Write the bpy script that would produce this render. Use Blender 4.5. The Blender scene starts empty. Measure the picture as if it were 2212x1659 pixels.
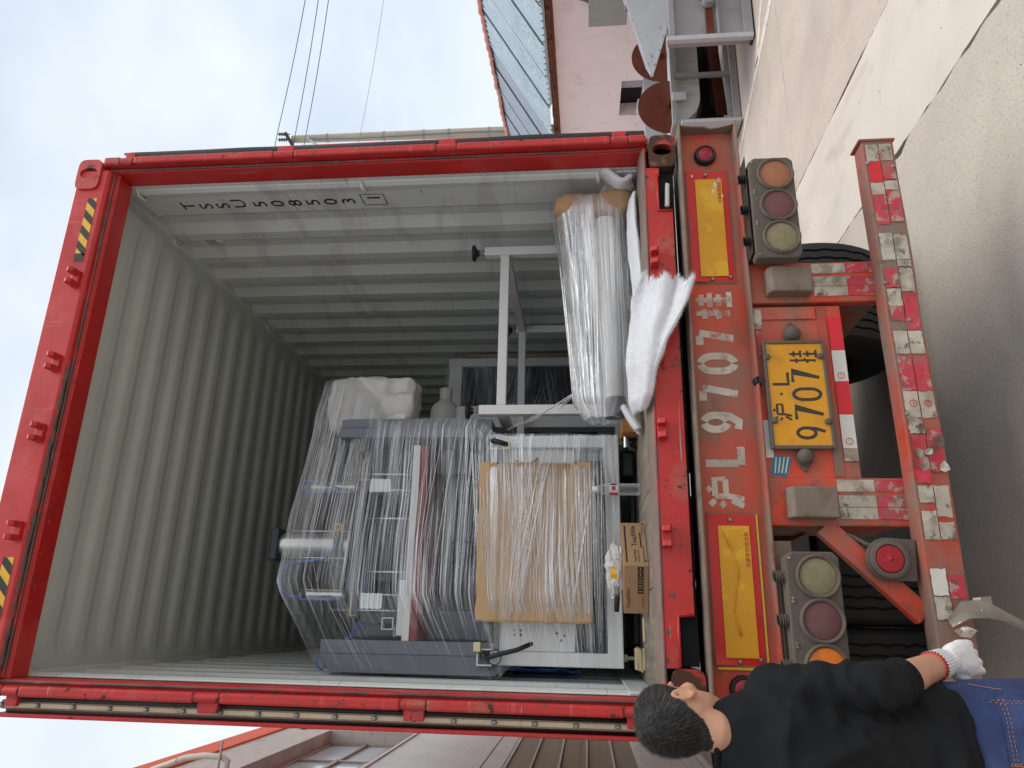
import bpy, bmesh, math, random
from mathutils import Vector, Matrix, noise

random.seed(7)
S = bpy.context.scene
COL = S.collection
PI = math.pi

# ------------------------------------------------------------------ camera
ZC = 1.43                                     # height of the container's underside
EYE = Vector((-0.9126, -2.8534, ZC + 0.4198))
YAW, PITCH, ROLL, FOC = 0.32001, 0.09939, -0.00982, 1565.9
FWD = Vector((math.sin(YAW) * math.cos(PITCH), math.cos(YAW) * math.cos(PITCH), math.sin(PITCH)))
R0 = Vector((math.cos(YAW), -math.sin(YAW), 0.0)); U0 = R0.cross(FWD)
RGT = R0 * math.cos(ROLL) + U0 * math.sin(ROLL)
UPV = U0 * math.cos(ROLL) - R0 * math.sin(ROLL)
cam = bpy.data.cameras.new('camera'); cam_o = bpy.data.objects.new('camera', cam); COL.objects.link(cam_o)
# the phone was held sideways: the picture's right is the world's down
cx, cy, cz = -UPV, RGT, -FWD
cam_o.matrix_world = Matrix(((cx.x, cy.x, cz.x, EYE.x), (cx.y, cy.y, cz.y, EYE.y), (cx.z, cy.z, cz.z, EYE.z), (0, 0, 0, 1)))
cam.sensor_width = 36; cam.lens = 36 * FOC / 2212; cam.clip_start = 0.05; cam.clip_end = 2000
S.camera = cam_o
S.render.resolution_x = 1024; S.render.resolution_y = 768


def at(x, y, Y):
    """Survey helper: a measured photo point (2212 px wide) on the plane Y = const."""
    d = FWD * FOC + RGT * (829.5 - y) + UPV * (1106 - x)
    return EYE + d * ((Y - EYE.y) / d.y)


def srgb(r, g, b):
    f = lambda c: (c / 255 / 12.92) if c <= 10 else ((c / 255 + .055) / 1.055) ** 2.4
    return (f(r), f(g), f(b))


# ------------------------------------------------------------------ world, sun, exposure
SUN = Vector((0.36, -0.20, 0.91)).normalized()
w = bpy.data.worlds.new('World'); S.world = w; w.use_nodes = True
nt = w.node_tree; nt.nodes.clear()
out = nt.nodes.new('ShaderNodeOutputWorld'); bg = nt.nodes.new('ShaderNodeBackground')
sky = nt.nodes.new('ShaderNodeTexSky'); sky.sky_type = 'NISHITA'; sky.sun_disc = False
sky.sun_elevation = math.asin(SUN.z); sky.sun_rotation = math.atan2(SUN.x, SUN.y)
sky.air_density = 1.2; sky.dust_density = 2.0
tcw = nt.nodes.new('ShaderNodeTexCoord')
mp = nt.nodes.new('ShaderNodeMapping'); mp.inputs['Scale'].default_value = (1.3, 1.3, 2.6)
nz = nt.nodes.new('ShaderNodeTexNoise'); nz.inputs['Scale'].default_value = 1.7; nz.inputs['Detail'].default_value = 5; nz.inputs['Roughness'].default_value = .5
nz.inputs['Distortion'].default_value = .4
rp = nt.nodes.new('ShaderNodeValToRGB'); rp.color_ramp.elements[0].position = .32; rp.color_ramp.elements[1].position = .60
rp.color_ramp.elements[0].color = (.66, .66, .66, 1); rp.color_ramp.elements[1].color = (.985, .985, .985, 1)
mx = nt.nodes.new('ShaderNodeMix'); mx.data_type = 'RGBA'
mx.inputs[7].default_value = (7.3, 7.95, 8.7, 1)                      # the bright cloud deck, in the sky texture's own units
nt.links.new(tcw.outputs['Generated'], mp.inputs['Vector']); nt.links.new(mp.outputs[0], nz.inputs['Vector'])
nt.links.new(nz.outputs['Fac'], rp.inputs['Fac']); nt.links.new(rp.outputs['Color'], mx.inputs[0])
nt.links.new(sky.outputs[0], mx.inputs[6]); nt.links.new(mx.outputs[2], bg.inputs['Color'])
bg.inputs['Strength'].default_value = 0.10
nt.links.new(bg.outputs[0], out.inputs[0])
sl = bpy.data.lights.new('sun', 'SUN'); sl.energy = 1.45; sl.angle = math.radians(34); sl.color = (1, .94, .86)
so = bpy.data.objects.new('sun', sl); COL.objects.link(so)
so.rotation_euler = SUN.to_track_quat('Z', 'Y').to_euler(); so.location = (0, -4, 12)
S.view_settings.view_transform = 'Standard'; S.view_settings.look = 'None'
S.view_settings.exposure = 0.36; S.view_settings.gamma = 1.0
S.render.engine = 'CYCLES'
try:
    S.cycles.use_denoising = True
    S.cycles.max_bounces = 10; S.cycles.diffuse_bounces = 5; S.cycles.glossy_bounces = 4
    S.cycles.transmission_bounces = 8; S.cycles.transparent_max_bounces = 24
    S.cycles.caustics_reflective = False; S.cycles.caustics_refractive = False
except Exception:
    pass


# ------------------------------------------------------------------ materials
class NT:
    def __init__(s, name):
        s.m = bpy.data.materials.new(name); s.m.use_nodes = True; s.t = s.m.node_tree; s.t.nodes.clear()
        s.out = s.n('ShaderNodeOutputMaterial'); s.tc = s.n('ShaderNodeTexCoord')

    def n(s, typ, **k):
        x = s.t.nodes.new(typ)
        for a, b in k.items(): setattr(x, a, b)
        return x

    def l(s, a, b): s.t.links.new(a, b)

    def noise(s, scale, detail=4, rough=.55, stretch=None, coord='Object', off=0.0, dist=0.0):
        m = s.n('ShaderNodeMapping')
        st = stretch or (1, 1, 1)
        m.inputs['Scale'].default_value = st; m.inputs['Location'].default_value = (off, off * 1.7, off * .6)
        s.l(s.tc.outputs[coord], m.inputs['Vector'])
        z = s.n('ShaderNodeTexNoise'); z.inputs['Scale'].default_value = scale; z.inputs['Detail'].default_value = detail
        z.inputs['Roughness'].default_value = rough; z.inputs['Distortion'].default_value = dist
        s.l(m.outputs[0], z.inputs['Vector'])
        return z.outputs['Fac']

    def ramp(s, fac, lo, hi, a=0.0, b=1.0):
        r = s.n('ShaderNodeMapRange'); r.clamp = True
        r.inputs['From Min'].default_value = lo; r.inputs['From Max'].default_value = hi
        r.inputs['To Min'].default_value = a; r.inputs['To Max'].default_value = b
        s.l(fac, r.inputs['Value']); return r.outputs[0]

    def mix(s, fac, a, b, blend='MIX'):
        x = s.n('ShaderNodeMix'); x.data_type = 'RGBA'; x.blend_type = blend
        if isinstance(fac, (int, float)): x.inputs[0].default_value = fac
        else: s.l(fac, x.inputs[0])
        for i, v in ((6, a), (7, b)):
            if isinstance(v, tuple): x.inputs[i].default_value = (*v[:3], 1)
            else: s.l(v, x.inputs[i])
        return x.outputs[2]

    def math(s, op, a, b=None):
        x = s.n('ShaderNodeMath'); x.operation = op; x.use_clamp = False
        for i, v in ((0, a), (1, b)):
            if v is None: continue
            if isinstance(v, (int, float)): x.inputs[i].default_value = v
            else: s.l(v, x.inputs[i])
        return x.outputs[0]

    def bump(s, h, strength, dist=.002):
        b = s.n('ShaderNodeBump'); b.inputs['Strength'].default_value = strength; b.inputs['Distance'].default_value = dist
        s.l(h, b.inputs['Height']); return b.outputs[0]

    def bsdf(s, col, rough, metal=0., normal=None, spec=.5, **k):
        p = s.n('ShaderNodeBsdfPrincipled')
        for i, v in (('Base Color', col), ('Roughness', rough), ('Metallic', metal)):
            if isinstance(v, tuple): p.inputs[i].default_value = (*v[:3], 1)
            elif isinstance(v, (int, float)): p.inputs[i].default_value = v
            else: s.l(v, p.inputs[i])
        p.inputs['Specular IOR Level'].default_value = spec
        for i, v in k.items(): p.inputs[i.replace('_', ' ')].default_value = v
        if normal is not None: s.l(normal, p.inputs['Normal'])
        return p.outputs[0]

    def done(s, sh): s.l(sh, s.out.inputs['Surface']); return s.m


def M(name, col, rough=.5, metal=0., var=.12, vs=3., vstretch=None, layers=(), bump=0., bs=60., bstretch=None, bd=.002, spec=.5, rvar=.1, coord='Object', **k):
    """Painted / worn surface: tone variation, worn layers with shapes of their own, fine relief."""
    t = NT(name)
    n1 = t.noise(vs, 5, .6, vstretch, coord)
    c = t.mix(t.ramp(n1, .3, .7), tuple(v * (1 - var) for v in col), tuple(min(1, v * (1 + var)) for v in col))
    r = t.ramp(n1, .3, .7, max(.02, rough - rvar), min(1, rough + rvar))
    h = t.noise(bs, 4, .6, bstretch, coord) if bump else None
    for i, L in enumerate(layers):
        lc, lo, hi, sc = L[:4]
        f = t.noise(sc, 6, .62, L[4] if len(L) > 4 else None, coord, off=3.1 + 5.7 * i, dist=.3)
        f = t.ramp(f, lo, hi, 0, L[6] if len(L) > 6 else 1.)
        c = t.mix(f, c, lc)
        rr = L[5] if len(L) > 5 and L[5] is not None else .8
        rn = t.n('ShaderNodeMix'); t.l(f, rn.inputs[0]); t.l(r, rn.inputs[2]); rn.inputs[3].default_value = rr
        r = rn.outputs[0]
    nm = t.bump(h, bump, bd) if bump else None
    return t.done(t.bsdf(c, r, metal, nm, spec, **k))


RUST = (.075, .032, .017)
DUST = srgb(128, 116, 104)
m_red = M('container_red_paint', (.52, .022, .022), .38, var=.12, vs=2.2, bump=.16, bs=18, bd=.005,
          layers=[((.62, .13, .12), .60, .72, 4.0, (8, 8, .5), .6, .7), ((.30, .02, .02), .60, .74, 5.0, (.5, 6, 6), .6, .7), ((.60, .09, .08), .52, .80, 3.0, None, .6), (srgb(110, 60, 50), .60, .72, 14.0, (1, 1, 1), .8, .5), (RUST, .69, .73, 9.0, None, .9)])
m_red_worn = M('container_red_worn', (.50, .024, .022), .42, var=.12, vs=4, bump=.2, bs=40, bd=.003,
               layers=[((.62, .12, .11), .60, .70, 6, (.35, 1, 5), .6, .7), (srgb(150, 120, 105), .56, .74, 5, (.6, 1, 1), .8, .65), (RUST, .615, .66, 17.0, None, .9), ((.12, .08, .06), .61, .65, 34, None, .9), ((.55, .42, .38), .66, .69, 7, (.3, 1, 9), .7, .7)])
m_cast = M('corner_casting_paint', (.48, .035, .03), .5, var=.15, vs=8, bump=.35, bs=60, bd=.003,
           layers=[(RUST, .44, .50, 9, None, .9), ((.14, .08, .05), .56, .62, 30, None, .9)])
m_cast_top = M('corner_casting_top_paint', (.48, .045, .04), .5, var=.15, vs=8, bump=.35, bs=60, bd=.003,
               layers=[((.13, .075, .05), .54, .60, 11, None, .9), ((.10, .06, .04), .62, .68, 30, None, .9)])
m_grease = M('weathered_seam', (.10, .055, .05), .45, var=.4, vs=9, bump=.5, bs=60, bd=.004, layers=[((.35, .03, .03), .5, .6, 6, None, .5), (srgb(120, 110, 100), .6, .7, 16, None, .7)])
m_wall = M('container_grey_paint', srgb(207, 213, 211), .46, var=.05, vs=1.5, bump=.06, bs=14, bd=.004,
           layers=[(srgb(184, 187, 188), .54, .60, 2.2, (1, .5, 2.2), .5, .6), (srgb(120, 112, 100), .66, .72, 9, (1, .5, 2), .7, .5), (srgb(96, 90, 84), .665, .69, 5, (1, .35, 14), .7, .7), (srgb(110, 70, 50), .73, .75, 22, None, .9, .7)])
m_roof = M('container_roof_paint', srgb(202, 208, 203), .5, var=.05, vs=1.2, layers=[(srgb(120, 118, 108), .68, .8, 5, (.4, 2, 1), .6, .5)])
m_floor = M('plywood_floor', srgb(138, 130, 118), .8, var=.25, vs=6, vstretch=(6, .6, 1), bump=.3, bs=30, bstretch=(8, .6, 1),
            layers=[(srgb(70, 66, 60), .5, .75, 4, (2, .5, 1), .85, .7)])
m_sill_top = M('worn_sill_plate', srgb(134, 118, 108), .6, var=.2, vs=5, bump=.35, bs=30, bd=.004,
               layers=[(srgb(176, 60, 48), .60, .72, 9, (.35, 1, 1), .6, .8), (RUST, .62, .70, 7, (.4, 1, 1), .9), (srgb(60, 50, 44), .62, .7, 18, (.4, 1, 1), .9, .8)])
m_rubber = M('black_rubber', (.012, .012, .013), .55, var=.3, vs=6, bump=.1, bs=30)
m_alu_strip = M('retainer_strip', srgb(214, 202, 176), .4, metal=.35, var=.15, vs=5, bump=.1, bs=20, layers=[(srgb(120, 108, 92), .6, .75, 12, None, .7, .6)])
m_bolt = M('zinc_bolt', srgb(150, 152, 142), .45, metal=.7, var=.2, vs=20)
m_yellow = M('hazard_yellow', srgb(228, 176, 40), .5, var=.08, vs=10, layers=[(srgb(120, 100, 60), .68, .76, 30, None, .8, .5)])
m_black = M('matt_black_print', (.02, .02, .022), .6, var=.3, vs=20)
m_black_ink = M('black_stencil_ink', (.012, .012, .013), .5, var=.3, vs=30)
m_trailer = M('trailer_orange_paint', srgb(206, 68, 40), .5, var=.16, vs=4, bump=.2, bs=40, bd=.003,
              layers=[(srgb(232, 74, 40), .55, .60, 5, None, .5, .8), (srgb(140, 112, 98), .42, .64, 3.0, (.6, 1, 1), .85, .85), (srgb(96, 82, 72), .56, .70, 9, None, .9, .8)])
m_trailer_dirty = M('trailer_dirty_paint', srgb(180, 66, 46), .6, var=.18, vs=5, bump=.3, bs=50, bd=.003,
                    layers=[(srgb(222, 70, 42), .60, .66, 6, (.5, 1, 1), .5, .85), (DUST, .34, .58, 3.2, (.6, 1, 1.4), .9, .9), (srgb(84, 72, 64), .6, .74, 12, None, .9, .7)])
m_beam = M('trailer_beam_paint', srgb(204, 72, 46), .6, var=.14, vs=5, bump=.25, bs=40, bd=.003,
           layers=[(srgb(214, 66, 36), .57, .63, 5, (.5, 1, 1), .5, .85), (srgb(146, 114, 98), .36, .60, 2.8, (.8, 1, .9), .9, .84), (srgb(112, 92, 80), .54, .72, 6, (.4, 1, 1.5), .9, .65)])
m_dirt_metal = M('dusty_steel', srgb(128, 114, 102), .85, var=.2, vs=8, bump=.5, bs=45, bd=.003, layers=[(srgb(90, 80, 72), .52, .7, 14, None, .9, .7), (srgb(176, 70, 50), .67, .72, 7, None, .6, .7)])
m_lamp_body = M('dusty_lamp_housing', srgb(98, 90, 81), .9, var=.15, vs=9, bump=.9, bs=70, bd=.003, layers=[(srgb(92, 84, 76), .55, .66, 20, None, .9, .7)])
m_dark_metal = M('dark_dirty_steel', (.035, .028, .024), .75, var=.3, vs=6, bump=.3, bs=40)
m_refl_red = M('retro_red', srgb(206, 32, 30), .35, var=.08, vs=8, bump=.25, bs=420, bd=.001, layers=[(srgb(170, 60, 54), .58, .78, 4, None, .6, .7)])
m_refl_yel = M('retro_yellow', srgb(222, 158, 28), .4, var=.08, vs=6, bump=.3, bs=420, bd=.001, layers=[(srgb(238, 190, 40), .56, .6, 5, None, .4, .6), (srgb(140, 112, 60), .66, .76, 8, None, .8, .6)])
m_tape_red = M('tape_red_worn', srgb(194, 52, 70), .5, var=.16, vs=8, bump=.3, bs=60, bd=.002, layers=[(srgb(150, 110, 104), .44, .66, 6, None, .85, .8), (srgb(176, 160, 148), .54, .60, 16, None, .85, .8), (srgb(96, 84, 76), .57, .66, 22, None, .9, .8)])
m_tape_red_new = M('tape_red_fresh', srgb(214, 34, 50), .35, var=.06, vs=8, bump=.2, bs=300, bd=.001)
m_tape_white = M('tape_white_worn', srgb(196, 188, 174), .55, var=.1, vs=8, bump=.4, bs=60, bd=.002, layers=[(srgb(150, 138, 122), .42, .64, 5, None, .9, .85), (srgb(120, 108, 96), .50, .66, 12, None, .9, .85), (srgb(80, 74, 70), .58, .65, 24, None, .9, .8)])
m_tape_white_new = M('tape_white_fresh', srgb(214, 212, 206), .4, var=.05, vs=8, bump=.2, bs=300, bd=.001)
m_paint_white = None
m_plate = M('number_plate_yellow', srgb(216, 150, 28), .5, var=.12, vs=9, bump=.2, bs=60, layers=[(srgb(150, 110, 50), .58, .72, 10, None, .8, .6)])
m_plate_ink = M('number_plate_black', (.035, .03, .026), .6, var=.2, vs=20, layers=[(srgb(110, 90, 60), .62, .7, 40, None, .8, .6)])
m_tyre = M('tyre_rubber', (.020, .020, .022), .75, var=.2, vs=6, bump=.3, bs=50, layers=[(srgb(84, 78, 70), .56, .8, 4, None, .9, .35)])
m_concrete = M('exposed_aggregate_concrete', srgb(198, 188, 175), .9, var=.10, vs=1.2, bump=.6, bs=90, bd=.006,
               layers=[(srgb(164, 154, 142), .54, .62, 95, None, .95, .7), (srgb(124, 112, 102), .65, .69, 130, None, .95, .75), (srgb(222, 213, 200), .62, .68, 110, None, .9, .6), (srgb(158, 148, 136), .52, .72, .8, None, .9, .45), (srgb(132, 122, 112), .66, .74, 2.4, None, .9, .5)])
m_concrete_new = M('smooth_pale_concrete', srgb(212, 205, 193), .85, var=.05, vs=1.6, bump=.2, bs=120, bd=.003,
                   layers=[(srgb(192, 184, 172), .50, .72, 1.3, None, .9, .6), (srgb(176, 168, 156), .60, .72, 3.5, (1, .3, 1), .9, .5), (srgb(150, 144, 136), .70, .73, 30, None, .9, .6)])
m_joint = M('joint_dirt', srgb(98, 88, 80), .95, var=.3, vs=20, bump=.5, bs=60)
m_line = M('worn_white_marking', srgb(222, 216, 204), .85, var=.06, vs=5, layers=[(srgb(180, 170, 156), .52, .6, 20, None, .9, .6)])


def film_mat(name, base, dens, sc, lo, hi, rough=.22, seed=0., white=(.94, .96, .98), metal=.55, fade=None):
    """Stretch film: clear sheet with drawn-out silvery pleats along the wrap direction (u)."""
    t = NT(name)
    a = t.noise(1, 2, .5, (.7, sc * .35, 1), 'UV', seed, .1)
    b = t.noise(1, 3, .6, (1.0, sc, 1), 'UV', seed + 7, .1)
    c = t.noise(1, 3, .6, (1.6, sc * 3.2, 1), 'UV', seed + 15, .05)
    p = t.ramp(t.noise(1, 3, .5, (2.2, 5, 1), 'UV', seed + 3), .32, .62, .25, 1.)
    if fade:                                          # wound looser, so clearer, towards one side
        sx = t.n('ShaderNodeSeparateXYZ'); t.l(t.tc.outputs['UV'], sx.inputs[0]); p = t.math('MULTIPLY', p, t.ramp(sx.outputs[0], fade[0], fade[1], 1., fade[2]))
    broad = t.math('MULTIPLY', t.ramp(a, lo - .04, hi + .12), .50)
    fine = t.math('MAXIMUM', t.ramp(b, lo, hi), t.math('MULTIPLY', t.ramp(c, lo + .02, hi), .75))
    st = t.math('MULTIPLY', t.math('MAXIMUM', broad, fine), p)
    fac = t.math('MINIMUM', t.math('ADD', t.math('MULTIPLY', st, dens), base), 1.)
    tr = t.n('ShaderNodeBsdfTransparent'); tr.inputs[0].default_value = (.975, .98, .985, 1)
    pb = t.bsdf(white, rough, metal, t.bump(t.math('ADD', b, c), .8, .004), .8)
    mxs = t.n('ShaderNodeMixShader'); t.l(fac, mxs.inputs[0]); t.l(tr.outputs[0], mxs.inputs[1]); t.l(pb, mxs.inputs[2])
    return t.done(mxs.outputs[0])


def clear_mat(name, fac, col=(.9, .93, .95), rough=.08, tint=(.97, .98, .98), bs=30., bump=.4):
    t = NT(name)
    tr = t.n('ShaderNodeBsdfTransparent'); tr.inputs[0].default_value = (*tint, 1)
    h = t.noise(bs, 4, .6)
    pb = t.bsdf(col, rough, 0, t.bump(h, bump, .004), .8)
    fr = t.n('ShaderNodeLayerWeight'); fr.inputs['Blend'].default_value = .35
    f = t.math('ADD', t.math('MULTIPLY', fr.outputs['Facing'], .6), fac)
    mxs = t.n('ShaderNodeMixShader'); t.l(t.math('MINIMUM', f, .95), mxs.inputs[0]); t.l(tr.outputs[0], mxs.inputs[1]); t.l(pb, mxs.inputs[2])
    return t.done(mxs.outputs[0])


def worn_paint(name, col, lo, hi, sc, cut=.0):
    """Sprayed paint that has partly worn off: where it is gone the surface below shows."""
    t = NT(name)
    f = t.ramp(t.noise(sc, 6, .65), lo, hi)
    tr = t.n('ShaderNodeBsdfTransparent')
    c = t.mix(t.ramp(t.noise(8, 4), .4, .7), col, tuple(v * .62 for v in col))
    pb = t.bsdf(c, .8)
    mxs = t.n('ShaderNodeMixShader'); t.l(f, mxs.inputs[0]); t.l(tr.outputs[0], mxs.inputs[1]); t.l(pb, mxs.inputs[2])
    return t.done(mxs.outputs[0])


m_film = film_mat('stretch_film_clear', .03, .80, 52, .51, .67, .22, 1., metal=.65, fade=(.95, 1.25, .14))
m_film_side = film_mat('stretch_film_side', .035, .40, 50, .52, .72, .24, 4.)
m_film_dense = film_mat('stretch_film_dense', .10, .95, 30, .44, .62, .2, 9.)
m_film_low = film_mat('stretch_film_low', .05, .85, 55, .49, .66, .26, 12., fade=(.95, 1.12, .35))
m_strand = M('film_pleat', (.93, .94, .96), .3, metal=.45, var=.05, vs=10, spec=.7)
m_paint_white = worn_paint('stencil_white_paint', srgb(214, 204, 188), .30, .52, 16)
m_white_steel = M('white_powder_coat', srgb(226, 226, 224), .35, var=.03, vs=2, bump=.05, bs=200, bd=.001)
m_grey_panel = M('grey_machine_panel', srgb(104, 110, 118), .45, var=.05, vs=2)
m_grey_dark = M('dark_machine_grey', srgb(70, 72, 74), .5, var=.15, vs=3)
m_steel = M('brushed_steel', (.62, .62, .62), .28, metal=1, var=.06, vs=20)
m_alu = M('anodised_aluminium', srgb(206, 206, 202), .32, metal=.75, var=.05, vs=6)
m_blackpl = M('black_plastic', (.014, .015, .017), .42, var=.2, vs=10)
m_navy = M('dark_navy_cap', srgb(34, 42, 54), .4, var=.1, vs=8)
m_blue = M('blue_pneumatic_hose', srgb(30, 84, 190), .35, var=.05, vs=10)
m_bluesheet = M('blue_poly_sheet', srgb(70, 120, 190), .4, var=.15, vs=10)
m_brass = M('passivated_brass', srgb(200, 186, 140), .35, metal=.8, var=.08, vs=10)
m_redpad = M('red_silicone_pad', srgb(140, 40, 38), .55, var=.1, vs=8)
m_whitepad = M('white_board', srgb(226, 226, 222), .5, var=.04, vs=6)
m_foam = M('white_foam_wrap', srgb(206, 205, 200), .6, var=.05, vs=4, bump=.4, bs=18, bd=.01)
m_batting = M('white_cotton_batting', srgb(226, 227, 231), 1., var=.03, vs=6, bump=.5, bs=300, bd=.004, spec=.05)
m_card = M('cardboard', srgb(192, 158, 120), .8, var=.07, vs=2.2, bump=.15, bs=90, bstretch=(6, 1, 1), layers=[(srgb(164, 128, 90), .58, .8, 3, (1, 1, 2), .8, .55)])
m_card_dark = M('cardboard_carton', srgb(166, 132, 98), .8, var=.06, vs=4, bump=.1, bs=90)
m_flute = M('cardboard_flute', srgb(190, 150, 108), .85, var=.15, vs=9, bump=.3, bs=60)
m_wood = M('pale_plywood', srgb(214, 198, 160), .75, var=.12, vs=12, vstretch=(1, 1, 5), bump=.3, bs=50)
m_woodblock = M('brown_wood', srgb(190, 130, 70), .7, var=.2, vs=20, vstretch=(1, 1, 5), bump=.3, bs=40)
m_darkglass = M('dark_acrylic', (.02, .023, .028), .15, var=.2, vs=4)
m_pvc = M('white_pvc', srgb(220, 220, 216), .4, var=.04, vs=6)
m_pink = M('pink_white_plaster', srgb(241, 233, 231), .9, var=.05, vs=1.2, bump=.3, bs=25, bd=.006,
           layers=[(srgb(200, 184, 178), .55, .75, 2.5, None, .9, .6), (srgb(140, 124, 112), .68, .72, 12, None, .9, .7), (srgb(176, 160, 130), .66, .85, .9, None, .9, .6)])
m_bluegrey = M('pale_blue_roof_sheet', srgb(164, 182, 192), .45, var=.08, vs=3, layers=[(srgb(200, 208, 206), .5, .7, 4, None, .6, .6), (srgb(130, 100, 80), .66, .70, 6, (1, 1, 1), .9, .8), (srgb(120, 130, 138), .56, .70, 3, (3, 1, 1), .6, .5)])
m_roofgrey = M('grey_roof_sheet', srgb(150, 160, 170), .4, var=.08, vs=3, layers=[(srgb(110, 90, 78), .7, .74, 9, None, .9, .6)])
m_terra = M('terracotta', srgb(186, 124, 108), .8, var=.15, vs=9, bump=.3, bs=40)
m_brick = M('old_brick', srgb(120, 84, 66), .9, var=.25, vs=9, bump=.5, bs=50)
m_galv = M('galvanised_grey_paint', srgb(180, 186, 190), .5, var=.06, vs=4, layers=[(srgb(130, 126, 120), .62, .66, 8, None, .8, .7), (srgb(120, 84, 56), .68, .73, 10, None, .9, .6)])
m_galv_dark = M('grey_paint_machine', srgb(150, 150, 152), .5, var=.08, vs=4, layers=[(srgb(112, 104, 98), .58, .7, 6, None, .8, .6), (srgb(110, 70, 48), .68, .72, 12, None, .9, .7)])
m_trough = M('stained_white_trough', srgb(196, 200, 198), .45, var=.06, vs=4, layers=[(srgb(170, 160, 130), .52, .7, 3, (7, 1, .5), .7, .7)])
m_rustdisc = M('brown_rust_disc', srgb(104, 52, 34), .38, metal=.25, var=.2, vs=5, layers=[(srgb(160, 96, 48), .62, .8, 4, None, .5, .6)])
m_greybox = M('grey_green_enclosure', srgb(150, 156, 148), .5, var=.08, vs=5, layers=[(srgb(112, 78, 50), .66, .72, 9, None, .9, .7)])
m_polecon = M('concrete_pole', srgb(176, 168, 148), .9, var=.1, vs=5, vstretch=(1, 1, .3), bump=.2, bs=40)
m_wire = M('dark_cable', srgb(96, 110, 130), .7, var=.1, vs=3)
m_insul = M('brown_insulator', srgb(110, 104, 108), .4, var=.1, vs=5)
m_greywall = M('grey_cement_wall', srgb(178, 173, 166), .9, var=.08, vs=1.2, vstretch=(1, 1, .3), bump=.3, bs=20, bd=.006,
               layers=[(srgb(142, 136, 132), .5, .72, 2.5, (1, 1, 6), .9, .7), (srgb(120, 112, 106), .66, .72, 10, (1, 1, 4), .9, .5)])
m_greywall2 = M('pale_cement_wall', srgb(190, 188, 184), .9, var=.06, vs=1.2, bump=.25, bs=20, bd=.005, layers=[(srgb(160, 154, 148), .55, .75, 2.5, (1, 1, 6), .9, .7)])
m_plinth = M('rough_cement_plinth', srgb(150, 142, 132), .95, var=.15, vs=5, vstretch=(1, 4, 1), bump=.8, bs=14, bstretch=(1, 6, 1), bd=.02)
m_orange = M('orange_cornice_paint', srgb(206, 96, 66), .8, var=.12, vs=3, vstretch=(1, .4, 3), layers=[(srgb(140, 70, 54), .58, .7, 4, (1, .4, 4), .9, .7)])
m_winframe = M('brown_grey_aluminium', srgb(150, 138, 124), .45, metal=.2, var=.08, vs=5)
m_winglass = M('window_glass', srgb(186, 200, 204), .06, var=.1, vs=1, spec=1.)  # pale blue base colour stands in for reflected sky
m_slat = M('grille_slat', srgb(150, 136, 116), .6, var=.15, vs=3, layers=[(srgb(100, 84, 70), .55, .7, 8, None, .8, .6)])
m_dark = M('dark_void', (.008, .008, .009), .9, var=.2, vs=3)  # near-black put in as colour for the shade inside openings
m_pipe = M('peeling_white_pipe', srgb(204, 200, 190), .7, var=.12, vs=9, layers=[(srgb(140, 130, 118), .6, .68, 14, None, .9, .8)])
m_lens_red = M('dusty_red_lens', srgb(106, 62, 63), .6, var=.15, vs=12, layers=[(srgb(118, 96, 86), .45, .75, 9, None, .9, .7)])
m_lens_red_clean = M('red_lens', srgb(170, 24, 40), .25, var=.12, vs=9, layers=[(srgb(160, 90, 80), .55, .8, 7, None, .8, .5)])
m_lens_amber = M('dusty_amber_lens', srgb(158, 100, 70), .6, var=.15, vs=9, vstretch=(.4, 1, 2), layers=[(srgb(136, 112, 94), .5, .75, 7, None, .9, .7)])
m_lens_amber_clean = M('amber_lens', srgb(226, 120, 30), .3, var=.2, vs=20, layers=[(srgb(150, 96, 50), .5, .65, 14, None, .7, .7)])
m_lens_clear = M('dusty_clear_lens', srgb(134, 124, 94), .6, var=.12, vs=20, layers=[(srgb(120, 108, 86), .52, .7, 12, None, .9, .8)])
m_sticker = M('blue_sticker', srgb(46, 112, 150), .4, var=.15, vs=30)
m_sticker_ink = M('sticker_ink', srgb(214, 214, 170), .5, var=.2, vs=60)
m_redink = M('red_ink', srgb(190, 30, 34), .5, var=.1, vs=30)
m_greenink = M('green_ink', srgb(60, 140, 110), .5, var=.1, vs=30)
m_skin = M('skin', srgb(198, 150, 122), .52, var=.08, vs=14, bump=.35, bs=140, bd=.001, layers=[(srgb(184, 122, 102), .5, .75, 14, None, .5, .5), (srgb(150, 104, 82), .66, .72, 60, None, .5, .4)], Subsurface_Weight=.08)
m_hair = M('black_hair', (.013, .012, .012), .6, var=.3, vs=40, bump=.4, bs=220)
m_hair_grey = M('grey_hair', (.14, .135, .13), .5, var=.2, vs=40)
m_shirt = M('black_cotton', (.009, .010, .012), .85, var=.15, vs=5, bump=.2, bs=300, bd=.001, spec=.25)
m_jeans = M('blue_denim', srgb(56, 68, 106), .9, var=.2, vs=7, bump=.4, bs=420, bd=.001, spec=.2, layers=[(srgb(90, 104, 146), .48, .72, 5, (1, 1, .7), .9, .8), (srgb(30, 40, 86), .58, .74, 9, None, .9, .6)])
m_stitch = M('orange_stitching', srgb(190, 130, 84), .8, var=.15, vs=30)
m_patch = M('brown_leather_tab', srgb(150, 90, 64), .7, var=.15, vs=30)
m_glove = M('white_knit_glove', srgb(232, 232, 234), .95, var=.04, vs=8, bump=.8, bs=190, bd=.002, spec=.1, layers=[(srgb(150, 146, 146), .60, .72, 9, None, .95, .7)])
m_glove_red = M('red_glove_lining', srgb(214, 60, 44), .8, var=.1, vs=20)
m_shoe = M('dark_shoe', (.03, .03, .03), .6, var=.2, vs=10)
m_bottle = clear_mat('clear_pet_plastic', .06, rough=.05, bs=8)
m_bag = clear_mat('crumpled_plastic_bag', .30, (.88, .88, .86), .2, bs=60, bump=.8)
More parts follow.
